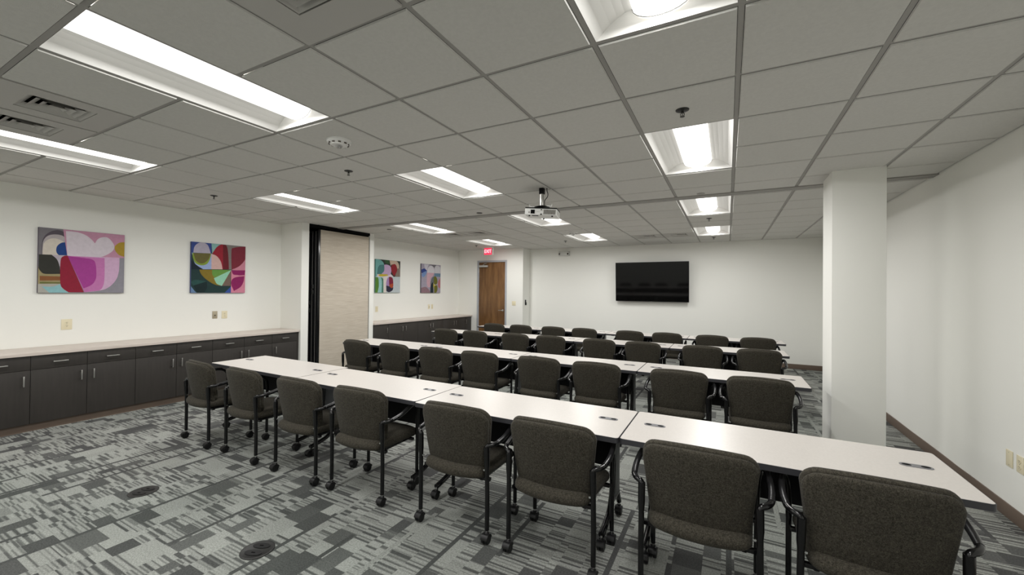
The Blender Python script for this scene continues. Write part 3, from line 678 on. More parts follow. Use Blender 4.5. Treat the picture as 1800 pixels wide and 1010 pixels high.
# ---------------------------------------------------------------- paintings
ARTS = {
 'A': ((0.314, 0.305, 0.352), [
  ((0.216,0.202,0.223), [(0,1),(0.307,1),(0.312,0.59),(0.0,0.579)]),
  ((0.107,0.089,0.112), [(0.034,0.586),(0.034,0.611),(0.033,0.646),(0.032,0.686),(0.032,0.725),(0.034,0.759),(0.037,0.786),(0.041,0.81),(0.046,0.832),(0.053,0.853),(0.062,0.873),(0.073,0.892),(0.086,0.91),(0.101,0.927),(0.117,0.942),(0.132,0.954),(0.147,0.964),(0.163,0.971),(0.179,0.977),(0.194,0.98),(0.208,0.981),(0.222,0.979),(0.235,0.975),(0.248,0.969),(0.259,0.961),(0.27,0.952),(0.279,0.938),(0.287,0.92),(0.294,0.901),(0.3,0.884),(0.305,0.873),(0.308,0.592)]),
  ((0.503,0.456,0.468), [(0.04,0.587),(0.04,0.614),(0.039,0.652),(0.04,0.697),(0.041,0.739),(0.044,0.774),(0.05,0.8),(0.056,0.821),(0.065,0.839),(0.074,0.855),(0.085,0.869),(0.098,0.881),(0.112,0.891),(0.128,0.899),(0.145,0.904),(0.161,0.908),(0.178,0.91),(0.197,0.911),(0.215,0.909),(0.233,0.905),(0.249,0.899),(0.263,0.89),(0.276,0.877),(0.288,0.863),(0.298,0.85),(0.305,0.841),(0.308,0.592)]),
  ((0.745,0.68,0.597), [(0.04,0.587),(0.041,0.61),(0.042,0.643),(0.044,0.681),(0.047,0.718),(0.051,0.747),(0.057,0.767),(0.065,0.784),(0.074,0.797),(0.085,0.808),(0.095,0.818),(0.107,0.828),(0.12,0.836),(0.133,0.842),(0.147,0.846),(0.162,0.848),(0.177,0.847),(0.193,0.843),(0.209,0.837),(0.225,0.83),(0.24,0.823),(0.255,0.814),(0.27,0.802),(0.285,0.79),(0.297,0.78),(0.306,0.773),(0.308,0.592)]),
  ((0.019,0.065,0.254), [(0.304,0.801),(0.295,0.8),(0.282,0.798),(0.267,0.796),(0.253,0.792),(0.24,0.786),(0.23,0.778),(0.22,0.768),(0.211,0.757),(0.203,0.745),(0.197,0.733),(0.192,0.722),(0.189,0.711),(0.187,0.699),(0.186,0.687),(0.185,0.676),(0.185,0.664),(0.186,0.652),(0.188,0.641),(0.19,0.63),(0.193,0.62),(0.198,0.612),(0.203,0.604),(0.209,0.597),(0.214,0.592),(0.218,0.588),(0.307,0.591)]),
  ((0.617,0.314,0.445), [(0.257,1),(1,1),(1,0.602),(0.307,0.586)]),
  ((0.761,0.687,0.761), [(0.287,0.977),(0.302,0.977),(0.324,0.979),(0.349,0.98),(0.375,0.98),(0.398,0.978),(0.42,0.975),(0.442,0.97),(0.463,0.964),(0.483,0.956),(0.502,0.947),(0.521,0.936),(0.538,0.922),(0.555,0.907),(0.57,0.892),(0.583,0.878),(0.595,0.864),(0.605,0.85),(0.613,0.836),(0.62,0.824),(0.625,0.816),(0.629,0.827),(0.635,0.842),(0.642,0.86),(0.65,0.877),(0.659,0.891),(0.669,0.902),(0.681,0.912),(0.693,0.92),(0.706,0.927),(0.719,0.931),(0.732,0.935),(0.746,0.936),(0.76,0.936),(0.773,0.934),(0.786,0.928),(0.799,0.919),(0.812,0.906),(0.824,0.89),(0.835,0.874),(0.844,0.858),(0.852,0.844),(0.859,0.829),(0.864,0.814),(0.867,0.799),(0.868,0.784),(0.868,0.769),(0.865,0.755),(0.86,0.74),(0.854,0.726),(0.846,0.713),(0.838,0.7),(0.828,0.688),(0.816,0.677),(0.804,0.665),(0.79,0.654),(0.776,0.643),(0.761,0.632),(0.745,0.621),(0.729,0.611),(0.713,0.603),(0.694,0.596),(0.674,0.591),(0.654,0.587),(0.637,0.584),(0.625,0.581),(0.307,0.589)]),
  ((0.468,0.314,0.04), [(1,0.878),(0.994,0.877),(0.981,0.876),(0.966,0.874),(0.95,0.87),(0.937,0.865),(0.925,0.857),(0.914,0.847),(0.903,0.835),(0.893,0.824),(0.885,0.813),(0.88,0.804),(0.875,0.796),(0.873,0.788),(0.871,0.779),(0.871,0.769),(0.872,0.757),(0.874,0.745),(0.877,0.731),(0.881,0.718),(0.887,0.705),(0.894,0.693),(0.903,0.68),(0.913,0.668),(0.923,0.657),(0.934,0.647),(0.948,0.64),(0.963,0.635),(0.979,0.63),(0.993,0.627),(1,0.625)]),
  ((0.552,0.491,0.565), [(0.003,0.584),(0.322,0.593),(0.233,0.41),(0.166,0.463)]),
  ((0.376,0.314,0.162), [(0,0.397),(0.234,0.296),(0.236,0.137),(0,0.132)]),
  ((0.04,0.04,0.034), [(0.003,0.585),(0.136,0.59),(0.144,0.581),(0.156,0.57),(0.17,0.555),(0.184,0.539),(0.195,0.521),(0.203,0.502),(0.21,0.48),(0.216,0.457),(0.221,0.433),(0.225,0.41),(0.228,0.385),(0.231,0.359),(0.232,0.334),(0.233,0.312),(0.234,0.296),(0.21,0.295),(0.175,0.292),(0.136,0.29),(0.1,0.289),(0.073,0.29),(0.056,0.294),(0.045,0.301),(0.038,0.309),(0.032,0.318),(0.026,0.327),(0.02,0.337),(0.014,0.348),(0.01,0.36),(0.006,0.37),(0.003,0.377)]),
  ((0.27,0.107,0.04), [(0.017,0.257),(0.233,0.256),(0.234,0.194),(0.018,0.185)]),
  ((0.162,0.181,0.054), [(0.018,0.166),(0.234,0.165),(0.234,0.145),(0.019,0.141)]),
  ((0.491,0.479,0.434), [(0,0.135),(0.236,0.14),(0.35,0),(0,0)]),
  ((0.305,0.578,0.617), [(0.04,0.097),(0.055,0.096),(0.077,0.095),(0.103,0.093),(0.129,0.093),(0.151,0.096),(0.172,0.102),(0.192,0.111),(0.211,0.121),(0.227,0.131),(0.238,0.137),(0.24,0.128),(0.242,0.115),(0.245,0.099),(0.251,0.084),(0.259,0.069),(0.272,0.053),(0.29,0.037),(0.31,0.021),(0.327,0.007),(0.34,0),(0.124,0),(0.117,0.005),(0.107,0.016),(0.096,0.029),(0.085,0.042),(0.076,0.053),(0.067,0.063),(0.059,0.074),(0.051,0.083),(0.044,0.091)]),
  ((0.73,0.479,0.687), [(0.312,0.587),(0.937,0.604),(0.937,0.573),(0.937,0.529),(0.936,0.478),(0.935,0.428),(0.933,0.386),(0.929,0.353),(0.925,0.323),(0.92,0.296),(0.914,0.27),(0.906,0.245),(0.896,0.221),(0.885,0.198),(0.872,0.176),(0.858,0.155),(0.844,0.136),(0.828,0.117),(0.811,0.1),(0.793,0.084),(0.774,0.07),(0.754,0.058),(0.734,0.049),(0.712,0.042),(0.69,0.036),(0.668,0.032),(0.644,0.027),(0.616,0.022),(0.585,0.018),(0.554,0.014),(0.528,0.011),(0.51,0.009)]),
  ((0.631,0.216,0.503), [(0.312,0.587),(0.746,0.583),(0.747,0.53),(0.749,0.455),(0.75,0.37),(0.75,0.289),(0.749,0.225),(0.746,0.182),(0.742,0.15),(0.737,0.126),(0.732,0.106),(0.725,0.088),(0.718,0.072),(0.709,0.06),(0.701,0.051),(0.693,0.045),(0.687,0.039),(0.51,0.009)]),
  ((0.434,0.061,0.332), [(0.31,0.584),(0.331,0.582),(0.362,0.579),(0.397,0.576),(0.434,0.573),(0.466,0.569),(0.494,0.567),(0.523,0.564),(0.549,0.561),(0.573,0.556),(0.593,0.549),(0.608,0.54),(0.618,0.53),(0.626,0.517),(0.632,0.5),(0.637,0.477),(0.642,0.445),(0.646,0.404),(0.648,0.36),(0.649,0.318),(0.649,0.283),(0.647,0.255),(0.643,0.232),(0.638,0.212),(0.632,0.194),(0.625,0.177),(0.618,0.162),(0.609,0.149),(0.6,0.137),(0.589,0.127),(0.577,0.116),(0.562,0.105),(0.544,0.095),(0.526,0.085),(0.51,0.077),(0.498,0.071)]),
  ((0.314,0.018,0.045), [(0.31,0.591),(0.303,0.59),(0.293,0.589),(0.282,0.586),(0.271,0.582),(0.262,0.574),(0.255,0.567),(0.248,0.56),(0.242,0.549),(0.237,0.529),(0.234,0.496),(0.232,0.44),(0.231,0.366),(0.232,0.285),(0.233,0.21),(0.236,0.154),(0.24,0.12),(0.246,0.099),(0.252,0.087),(0.26,0.078),(0.269,0.066),(0.28,0.051),(0.294,0.038),(0.308,0.025),(0.321,0.015),(0.329,0.007),(0.504,0.007)]),
 ]),
 'B': ((0.019, 0.051, 0.051), [
  ((0.048,0.084,0.314), [(0,1),(0.345,1),(0.346,0.791),(0,0.78)]),
  ((0.515,0.479,0.591), [(0.032,0.789),(0.034,0.806),(0.036,0.829),(0.039,0.856),(0.043,0.883),(0.05,0.905),(0.059,0.923),(0.07,0.94),(0.082,0.954),(0.095,0.967),(0.109,0.978),(0.124,0.987),(0.14,0.995),(0.156,1),(0.173,1),(0.19,1),(0.207,1),(0.225,0.997),(0.243,0.989),(0.259,0.979),(0.273,0.967),(0.284,0.951),(0.294,0.931),(0.301,0.909),(0.308,0.887),(0.314,0.868),(0.319,0.851),(0.323,0.834),(0.327,0.818),(0.329,0.806),(0.331,0.796)]),
  ((0.381,0.491,0.791), [(0.005,0.784),(0.346,0.797),(0.353,0.477),(0.197,0.469),(0.18,0.478),(0.154,0.489),(0.125,0.503),(0.098,0.524),(0.075,0.551),(0.056,0.592),(0.04,0.645),(0.026,0.701),(0.014,0.75)]),
  ((0.27,0.381,0.054), [(0.016,0.782),(0.343,0.797),(0.34,0.781),(0.336,0.757),(0.332,0.73),(0.326,0.702),(0.319,0.677),(0.311,0.655),(0.302,0.632),(0.291,0.61),(0.279,0.591),(0.265,0.575),(0.248,0.564),(0.229,0.556),(0.209,0.55),(0.189,0.548),(0.169,0.547),(0.149,0.549),(0.129,0.553),(0.109,0.56),(0.09,0.57),(0.074,0.582),(0.061,0.599),(0.05,0.62),(0.041,0.642),(0.033,0.666),(0.026,0.687),(0.022,0.708),(0.019,0.73),(0.018,0.751),(0.017,0.769)]),
  ((0.162,0.144,0.045), [(0.034,0.783),(0.329,0.796),(0.326,0.782),(0.323,0.761),(0.319,0.737),(0.313,0.713),(0.305,0.692),(0.294,0.673),(0.281,0.654),(0.267,0.637),(0.252,0.621),(0.237,0.608),(0.221,0.598),(0.205,0.59),(0.188,0.585),(0.171,0.583),(0.155,0.584),(0.138,0.589),(0.12,0.598),(0.103,0.61),(0.087,0.626),(0.073,0.644),(0.062,0.669),(0.053,0.701),(0.045,0.734),(0.039,0.763)]),
  ((0.008,0.018,0.032), [(0,0.661),(0.001,0.645),(0.02,0.623),(0.042,0.597),(0.065,0.571),(0.088,0.549),(0.112,0.53),(0.139,0.511),(0.165,0.494),(0.188,0.48),(0.204,0.469),(0,0.458)]),
  ((0.305,0.552,0.527), [(0.345,1),(0.589,1),(0.36,0.795)]),
  ((0.761,0.503,0.468), [(0.346,0.791),(0.36,0.787),(0.38,0.781),(0.403,0.774),(0.426,0.764),(0.446,0.751),(0.463,0.735),(0.48,0.715),(0.495,0.693),(0.509,0.669),(0.52,0.643),(0.531,0.612),(0.539,0.576),(0.546,0.54),(0.551,0.508),(0.555,0.485),(0.35,0.477)]),
  ((0.361,0.021,0.04), [(0.36,0.795),(0.369,0.813),(0.382,0.838),(0.398,0.867),(0.414,0.896),(0.429,0.919),(0.443,0.937),(0.458,0.952),(0.472,0.966),(0.486,0.978),(0.501,0.987),(0.516,0.995),(0.533,1),(0.55,1),(0.564,1),(0.574,1),(0.582,0.487),(0.555,0.485),(0.551,0.508),(0.546,0.54),(0.539,0.576),(0.531,0.613),(0.52,0.643),(0.508,0.668),(0.494,0.692),(0.479,0.713),(0.462,0.732),(0.446,0.748),(0.428,0.762),(0.408,0.773),(0.389,0.783),(0.372,0.79)]),
  ((0.246,0.223,0.209), [(0.567,1),(1,1),(1,0.488),(0.627,0.489)]),
  ((0.168,0.018,0.027), [(0.556,1),(0.566,1),(0.58,1),(0.595,0.999),(0.61,0.993),(0.622,0.982),(0.63,0.965),(0.637,0.945),(0.642,0.92),(0.647,0.894),(0.651,0.866),(0.655,0.837),(0.658,0.806),(0.661,0.774),(0.663,0.739),(0.665,0.703),(0.668,0.66),(0.67,0.611),(0.672,0.563),(0.674,0.521),(0.675,0.492),(0.564,0.486)]),
  ((0.687,0.27,0.361), [(0.733,0.483),(1,0.762),(1,0.479)]),
  ((0.231,0.027,0.048), [(0.726,0.491),(0.725,0.55),(0.721,0.638),(0.718,0.735),(0.717,0.825),(0.719,0.889),(0.723,0.923),(0.73,0.939),(0.738,0.945),(0.75,0.946),(0.764,0.951),(0.782,0.96),(0.805,0.967),(0.829,0.974),(0.855,0.979),(0.88,0.985),(0.907,0.99),(0.937,0.994),(0.965,0.998),(0.99,1),(1,1),(1,0.971),(1,0.924),(1,0.87),(1,0.819),(1,0.779),(1,0.752),(1,0.734),(0.995,0.72),(0.987,0.707),(0.978,0.691),(0.966,0.672),(0.952,0.651),(0.936,0.63),(0.919,0.611),(0.902,0.593),(0.885,0.577),(0.866,0.562),(0.847,0.548),(0.827,0.536),(0.809,0.525),(0.791,0.516),(0.771,0.507),(0.753,0.501),(0.737,0.495)]),
  ((0.027,0.093,0.084), [(0,0.208),(0.007,0.216),(0.019,0.227),(0.034,0.24),(0.054,0.251),(0.079,0.256),(0.112,0.256),(0.155,0.25),(0.201,0.242),(0.241,0.235),(0.269,0.23),(0.04,0.144)]),
  ((0.01,0.027,0.03), [(0.04,0.139),(0.27,0.227),(0.271,0.21),(0.273,0.185),(0.275,0.157),(0.276,0.128),(0.274,0.103),(0.268,0.08),(0.258,0.057),(0.247,0.036),(0.238,0.018),(0.231,0.005),(0.109,0.005)]),
  ((0.27,0.195,0.027), [(0.136,0.461),(0.717,0.48),(0.71,0.148),(0.687,0.147),(0.653,0.146),(0.615,0.145),(0.576,0.144),(0.543,0.145),(0.514,0.147),(0.488,0.15),(0.463,0.153),(0.438,0.159),(0.411,0.169),(0.383,0.183),(0.353,0.201),(0.323,0.22),(0.295,0.241),(0.269,0.262),(0.246,0.282),(0.224,0.304),(0.204,0.326),(0.186,0.348),(0.171,0.369),(0.16,0.39),(0.151,0.411),(0.145,0.432),(0.14,0.449)]),
  ((0.162,0.361,0.072), [(0.364,0.468),(0.717,0.48),(0.409,0.311),(0.403,0.319),(0.393,0.331),(0.382,0.345),(0.372,0.361),(0.366,0.377),(0.363,0.395),(0.362,0.416),(0.363,0.437),(0.364,0.455)]),
  ((0.361,0.73,0.527), [(0.72,0.481),(0.545,0.144),(0.532,0.148),(0.513,0.155),(0.492,0.162),(0.471,0.172),(0.454,0.183),(0.442,0.197),(0.432,0.215),(0.423,0.234),(0.416,0.252),(0.41,0.266),(0.405,0.276),(0.402,0.284),(0.401,0.29),(0.399,0.294),(0.398,0.298)]),
  ((0.209,0.144,0.117), [(0.721,0.477),(0.71,0.146),(0.55,0.144)]),
  ((0.048,0.107,0.413), [(0.597,0.0),(0.608,0.012),(0.625,0.03),(0.644,0.051),(0.662,0.071),(0.678,0.088),(0.69,0.102),(0.702,0.116),(0.712,0.128),(0.72,0.138),(0.726,0.145),(0.722,0)]),
  ((0.162,0.27,0.468), [(0,0.139),(0.004,0.124),(0.017,0.103),(0.033,0.079),(0.049,0.057),(0.061,0.039),(0.072,0.026),(0.082,0.016),(0.09,0.009),(0.097,0.003),(0.102,0),(0,0)]),
  ((0.761,0.279,0.392), [(0.721,0.477),(1,0.488),(1,0),(0.719,0)]),
  ((0.305,0.018,0.133), [(0.725,0.474),(1,0.488),(0.989,0.385),(0.977,0.383),(0.961,0.381),(0.942,0.378),(0.923,0.376),(0.906,0.375),(0.892,0.374),(0.88,0.375),(0.869,0.376),(0.857,0.377),(0.843,0.379),(0.826,0.38),(0.807,0.38),(0.788,0.382),(0.771,0.385),(0.757,0.392),(0.747,0.406),(0.739,0.424),(0.733,0.444),(0.729,0.462)]),
  ((0.305,0.018,0.133), [(0.725,0.175),(0.722,0.198),(0.722,0.219),(0.724,0.24),(0.729,0.258),(0.736,0.275),(0.745,0.289),(0.757,0.302),(0.772,0.312),(0.79,0.322),(0.812,0.331),(0.843,0.339),(0.881,0.346),(0.922,0.352),(0.958,0.357),(0.983,0.36),(0.982,0.345),(0.98,0.324),(0.978,0.299),(0.975,0.272),(0.969,0.247),(0.961,0.223),(0.952,0.198),(0.941,0.173),(0.927,0.149),(0.91,0.127),(0.886,0.106),(0.856,0.085),(0.824,0.066),(0.797,0.05),(0.778,0.038),(0.77,0.058),(0.758,0.085),(0.744,0.116),(0.732,0.148)]),
 ]),
 'C': ((0.037, 0.045, 0.037), [
  ((0.591,0.658,0.687), [(0,0.48),(1,0.503),(1,0),(0,0)]),
  ((0.195,0.468,0.445), [(0,1),(0.018,1),(0.059,1),(0.105,0.997),(0.15,0.992),(0.186,0.984),(0.214,0.975),(0.236,0.963),(0.255,0.95),(0.272,0.937),(0.286,0.923),(0.3,0.907),(0.311,0.89),(0.319,0.873),(0.326,0.858),(0.331,0.847),(0.311,0.844),(0.282,0.839),(0.249,0.833),(0.216,0.826),(0.188,0.817),(0.164,0.81),(0.142,0.803),(0.122,0.794),(0.104,0.778),(0.09,0.751),(0.08,0.706),(0.073,0.645),(0.069,0.58),(0.066,0.522),(0.063,0.482),(0,0.48)]),
  ((0.045,0.117,0.045), [(0.356,0.997),(0.538,0.997),(0.539,0.881),(0.387,0.901)]),
  ((0.687,0.527,0.413), [(0.546,0.998),(0.583,0.999),(0.636,1),(0.697,1),(0.755,1),(0.801,1),(0.833,0.996),(0.857,0.986),(0.877,0.975),(0.893,0.961),(0.908,0.947),(0.921,0.93),(0.932,0.912),(0.94,0.892),(0.946,0.872),(0.951,0.852),(0.954,0.832),(0.955,0.81),(0.954,0.789),(0.953,0.771),(0.952,0.759),(0.845,0.767),(0.837,0.784),(0.828,0.808),(0.815,0.836),(0.8,0.86),(0.781,0.876),(0.755,0.883),(0.722,0.885),(0.689,0.882),(0.658,0.878),(0.634,0.872),(0.618,0.865),(0.608,0.855),(0.601,0.844),(0.597,0.835),(0.593,0.828)]),
  ((0.27,0.209,0.175), [(0.856,0.764),(1,0.771),(1,0.504),(0.783,0.498)]),
  ((0.807,0.687,0.73), [(0.063,0.551),(0.595,0.583),(0.72,0.496),(0.063,0.479)]),
  ((0.084,0.231,0.231), [(0.08,0.559),(0.079,0.579),(0.078,0.608),(0.077,0.641),(0.078,0.675),(0.083,0.705),(0.09,0.732),(0.099,0.758),(0.111,0.783),(0.127,0.805),(0.148,0.823),(0.18,0.835),(0.221,0.843),(0.265,0.848),(0.304,0.851),(0.331,0.853),(0.333,0.827),(0.337,0.789),(0.34,0.745),(0.339,0.703),(0.333,0.668),(0.317,0.641),(0.294,0.617),(0.268,0.597),(0.245,0.58),(0.23,0.568)]),
  ((0.617,0.434,0.658), [(0.331,0.85),(0.347,0.852),(0.369,0.855),(0.396,0.859),(0.423,0.86),(0.449,0.859),(0.474,0.855),(0.501,0.85),(0.527,0.842),(0.552,0.832),(0.572,0.819),(0.588,0.802),(0.602,0.781),(0.613,0.759),(0.621,0.735),(0.625,0.711),(0.624,0.685),(0.62,0.657),(0.613,0.629),(0.604,0.604),(0.595,0.583),(0.583,0.567),(0.569,0.554),(0.555,0.544),(0.542,0.537),(0.533,0.531),(0.23,0.568),(0.245,0.58),(0.268,0.597),(0.294,0.617),(0.317,0.641),(0.333,0.668),(0.339,0.702),(0.34,0.744),(0.337,0.787),(0.333,0.824)]),
  ((0.314,0.021,0.032), [(0.614,0.805),(0.621,0.822),(0.632,0.839),(0.645,0.855),(0.659,0.869),(0.675,0.879),(0.694,0.887),(0.716,0.893),(0.739,0.896),(0.761,0.896),(0.78,0.892),(0.797,0.883),(0.813,0.87),(0.827,0.853),(0.839,0.834),(0.849,0.815),(0.857,0.795),(0.864,0.773),(0.868,0.75),(0.869,0.727),(0.867,0.704),(0.859,0.681),(0.847,0.656),(0.833,0.632),(0.818,0.61),(0.804,0.59),(0.79,0.571),(0.776,0.554),(0.762,0.538),(0.75,0.525),(0.741,0.516),(0.729,0.53),(0.711,0.549),(0.691,0.572),(0.672,0.595),(0.657,0.617),(0.645,0.636),(0.635,0.654),(0.626,0.673),(0.619,0.691),(0.614,0.71),(0.61,0.729),(0.608,0.749),(0.607,0.768),(0.609,0.787)]),
  ((0.591,0.468,0.034), [(0.096,0.524),(0.107,0.529),(0.12,0.535),(0.138,0.543),(0.161,0.549),(0.19,0.555),(0.231,0.558),(0.283,0.561),(0.339,0.563),(0.391,0.563),(0.431,0.562),(0.458,0.558),(0.476,0.552),(0.488,0.544),(0.497,0.538),(0.504,0.533),(0.49,0.529),(0.471,0.523),(0.448,0.516),(0.421,0.51),(0.391,0.505),(0.354,0.5),(0.312,0.495),(0.267,0.492),(0.225,0.489),(0.191,0.49),(0.164,0.494),(0.141,0.502),(0.122,0.51),(0.107,0.519)]),
  ((0.107,0.27,0.04), [(0,0.46),(0.01,0.461),(0.03,0.464),(0.054,0.465),(0.076,0.464),(0.093,0.456),(0.104,0.443),(0.112,0.426),(0.118,0.405),(0.122,0.38),(0.125,0.353),(0.128,0.321),(0.13,0.284),(0.131,0.245),(0.13,0.206),(0.127,0.169),(0.12,0.131),(0.11,0.091),(0.099,0.053),(0.088,0.02),(0.082,0),(0.0,0)]),
  ((0.361,0.658,0.658), [(0.116,0.46),(0.131,0.461),(0.152,0.464),(0.175,0.465),(0.198,0.463),(0.215,0.453),(0.226,0.439),(0.235,0.42),(0.241,0.396),(0.245,0.365),(0.248,0.324),(0.249,0.266),(0.247,0.192),(0.244,0.114),(0.241,0.045),(0.239,0),(0.093,0),(0.099,0.018),(0.108,0.047),(0.118,0.083),(0.126,0.124),(0.131,0.169),(0.131,0.224),(0.128,0.291),(0.124,0.359),(0.119,0.419)]),
  ((0.072,0.231,0.162), [(0.207,0.469),(0.219,0.463),(0.237,0.457),(0.258,0.448),(0.277,0.437),(0.291,0.424),(0.299,0.412),(0.305,0.4),(0.308,0.384),(0.31,0.361),(0.312,0.325),(0.312,0.269),(0.311,0.195),(0.309,0.116),(0.308,0.045),(0.307,0),(0.239,0),(0.241,0.044),(0.244,0.113),(0.247,0.191),(0.249,0.265),(0.248,0.324),(0.242,0.367),(0.233,0.402),(0.223,0.43),(0.213,0.452)]),
  ((0.823,0.745,0.701), [(0.302,0.48),(0.472,0.493),(0.464,0.468),(0.453,0.433),(0.441,0.392),(0.43,0.345),(0.423,0.296),(0.42,0.238),(0.42,0.17),(0.422,0.1),(0.424,0.039),(0.425,0),(0.315,0)]),
  ((0.434,0.27,0.527), [(0.417,0.281),(0.42,0.305),(0.425,0.335),(0.433,0.367),(0.442,0.397),(0.452,0.422),(0.466,0.44),(0.484,0.455),(0.502,0.467),(0.518,0.476),(0.529,0.483),(0.54,0.204),(0.524,0.205),(0.501,0.205),(0.475,0.206),(0.451,0.209),(0.434,0.215),(0.424,0.224),(0.418,0.234),(0.416,0.246),(0.415,0.262)]),
  ((0.231,0.018,0.048), [(0.525,0.486),(0.538,0.487),(0.556,0.489),(0.577,0.49),(0.597,0.49),(0.616,0.486),(0.633,0.48),(0.649,0.474),(0.665,0.465),(0.678,0.45),(0.689,0.427),(0.698,0.391),(0.705,0.343),(0.709,0.291),(0.71,0.243),(0.708,0.206),(0.7,0.18),(0.688,0.162),(0.673,0.149),(0.656,0.141),(0.639,0.139),(0.62,0.144),(0.599,0.157),(0.576,0.174),(0.557,0.19),(0.544,0.201)]),
  ((0.468,0.084,0.034), [(0.548,0.248),(0.707,0.293),(0.708,0.281),(0.711,0.263),(0.712,0.243),(0.712,0.223),(0.708,0.206),(0.699,0.19),(0.686,0.174),(0.671,0.159),(0.655,0.147),(0.639,0.139),(0.623,0.135),(0.605,0.136),(0.587,0.139),(0.572,0.143),(0.561,0.144)]),
  ((0.027,0.027,0.054), [(0.421,0.218),(0.552,0.195),(0.564,0.186),(0.581,0.172),(0.601,0.157),(0.621,0.145),(0.639,0.139),(0.656,0.141),(0.674,0.148),(0.69,0.158),(0.704,0.168),(0.714,0.174),(0.712,0.16),(0.709,0.14),(0.704,0.117),(0.696,0.095),(0.681,0.076),(0.659,0.059),(0.63,0.043),(0.597,0.029),(0.565,0.018),(0.537,0.013),(0.512,0.014),(0.487,0.021),(0.464,0.031),(0.445,0.041),(0.431,0.047)]),
 ]),
 'D': ((0.413, 0.381, 0.468), [
  ((0.687,0.665,0.738), [(0.133,0.99),(0.377,0.996),(0.366,0.98),(0.351,0.957),(0.335,0.931),(0.319,0.903),(0.306,0.879),(0.298,0.854),(0.293,0.828),(0.288,0.804),(0.285,0.783),(0.283,0.768),(0.267,0.779),(0.244,0.794),(0.218,0.812),(0.193,0.833),(0.174,0.855),(0.161,0.881),(0.151,0.912),(0.143,0.943),(0.138,0.971)]),
  ((0.181,0.168,0.188), [(0.351,0.987),(0.761,1),(0.691,0.87),(0.67,0.883),(0.641,0.902),(0.607,0.923),(0.57,0.943),(0.535,0.958),(0.497,0.968),(0.454,0.975),(0.412,0.98),(0.376,0.984)]),
  ((0.73,0.716,0.761), [(0.322,0.858),(0.342,0.883),(0.368,0.906),(0.398,0.927),(0.428,0.943),(0.456,0.954),(0.483,0.958),(0.512,0.956),(0.539,0.95),(0.565,0.94),(0.588,0.928),(0.609,0.912),(0.627,0.893),(0.642,0.87),(0.655,0.847),(0.665,0.823),(0.67,0.799),(0.671,0.771),(0.67,0.744),(0.668,0.721),(0.667,0.704),(0.292,0.704),(0.294,0.726),(0.297,0.757),(0.301,0.793),(0.309,0.829)]),
  ((0.716,0.701,0.745), [(0.69,0.929),(0.714,0.952),(0.747,0.965),(0.786,0.972),(0.824,0.975),(0.857,0.974),(0.885,0.972),(0.913,0.967),(0.937,0.958),(0.958,0.942),(0.974,0.92),(0.983,0.883),(0.986,0.835),(0.986,0.783),(0.984,0.737),(0.984,0.705),(0.686,0.703),(0.684,0.737),(0.68,0.786),(0.677,0.841),(0.679,0.892)]),
  ((0.034,0.065,0.27), [(0.004,0.794),(0.023,0.802),(0.052,0.815),(0.084,0.828),(0.118,0.837),(0.149,0.839),(0.178,0.831),(0.209,0.816),(0.239,0.797),(0.265,0.779),(0.283,0.768),(0.261,0.754),(0.229,0.733),(0.194,0.71),(0.158,0.69),(0.126,0.677),(0.098,0.673),(0.07,0.675),(0.043,0.681),(0.021,0.686),(0.005,0.69)]),
  ((0.195,0.314,0.591), [(0.1,0.711),(0.283,0.768),(0.276,0.751),(0.268,0.727),(0.258,0.699),(0.245,0.671),(0.229,0.645),(0.208,0.619),(0.182,0.591),(0.155,0.565),(0.128,0.545),(0.103,0.536),(0.081,0.542),(0.058,0.56),(0.037,0.583),(0.019,0.605),(0.007,0.62)]),
  ((0.687,0.434,0.503), [(0.292,0.701),(0.651,0.704),(0.645,0.69),(0.636,0.671),(0.625,0.65),(0.611,0.626),(0.594,0.604),(0.571,0.585),(0.542,0.569),(0.511,0.55),(0.484,0.526),(0.464,0.492),(0.455,0.441),(0.452,0.375),(0.453,0.306),(0.456,0.245),(0.457,0.202),(0.44,0.2),(0.416,0.195),(0.388,0.191),(0.361,0.192),(0.339,0.201),(0.321,0.217),(0.305,0.238),(0.291,0.266),(0.279,0.301),(0.272,0.346),(0.271,0.409),(0.275,0.489),(0.281,0.574),(0.288,0.649)]),
  ((0.162,0.27,0.381), [(0.667,0.697),(1,0.706),(0.986,0.58),(0.67,0.585)]),
  ((0.162,0.175,0.195), [(0.462,0.349),(0.47,0.383),(0.484,0.422),(0.503,0.463),(0.523,0.501),(0.543,0.531),(0.565,0.551),(0.59,0.565),(0.616,0.575),(0.638,0.582),(0.653,0.588),(0.641,0.389),(0.619,0.365),(0.588,0.328),(0.552,0.289),(0.519,0.257),(0.495,0.242),(0.48,0.246),(0.468,0.263),(0.462,0.289),(0.459,0.319)]),
  ((0.162,0.162,0.023), [(0.643,0.551),(0.655,0.573),(0.672,0.587),(0.691,0.593),(0.71,0.594),(0.729,0.59),(0.746,0.581),(0.765,0.566),(0.783,0.546),(0.799,0.524),(0.812,0.502),(0.821,0.478),(0.828,0.451),(0.832,0.424),(0.833,0.397),(0.83,0.374),(0.823,0.354),(0.812,0.335),(0.797,0.318),(0.78,0.305),(0.761,0.297),(0.738,0.296),(0.71,0.302),(0.682,0.311),(0.657,0.32),(0.64,0.325),(0.639,0.359),(0.637,0.409),(0.636,0.464),(0.637,0.515)]),
  ((0.021,0.032,0.045), [(0.465,0.197),(0.472,0.228),(0.481,0.255),(0.493,0.28),(0.506,0.303),(0.52,0.323),(0.538,0.342),(0.559,0.358),(0.581,0.372),(0.601,0.383),(0.614,0.392),(0.622,0),(0.46,0),(0.46,0.028),(0.459,0.068),(0.459,0.114),(0.46,0.159)]),
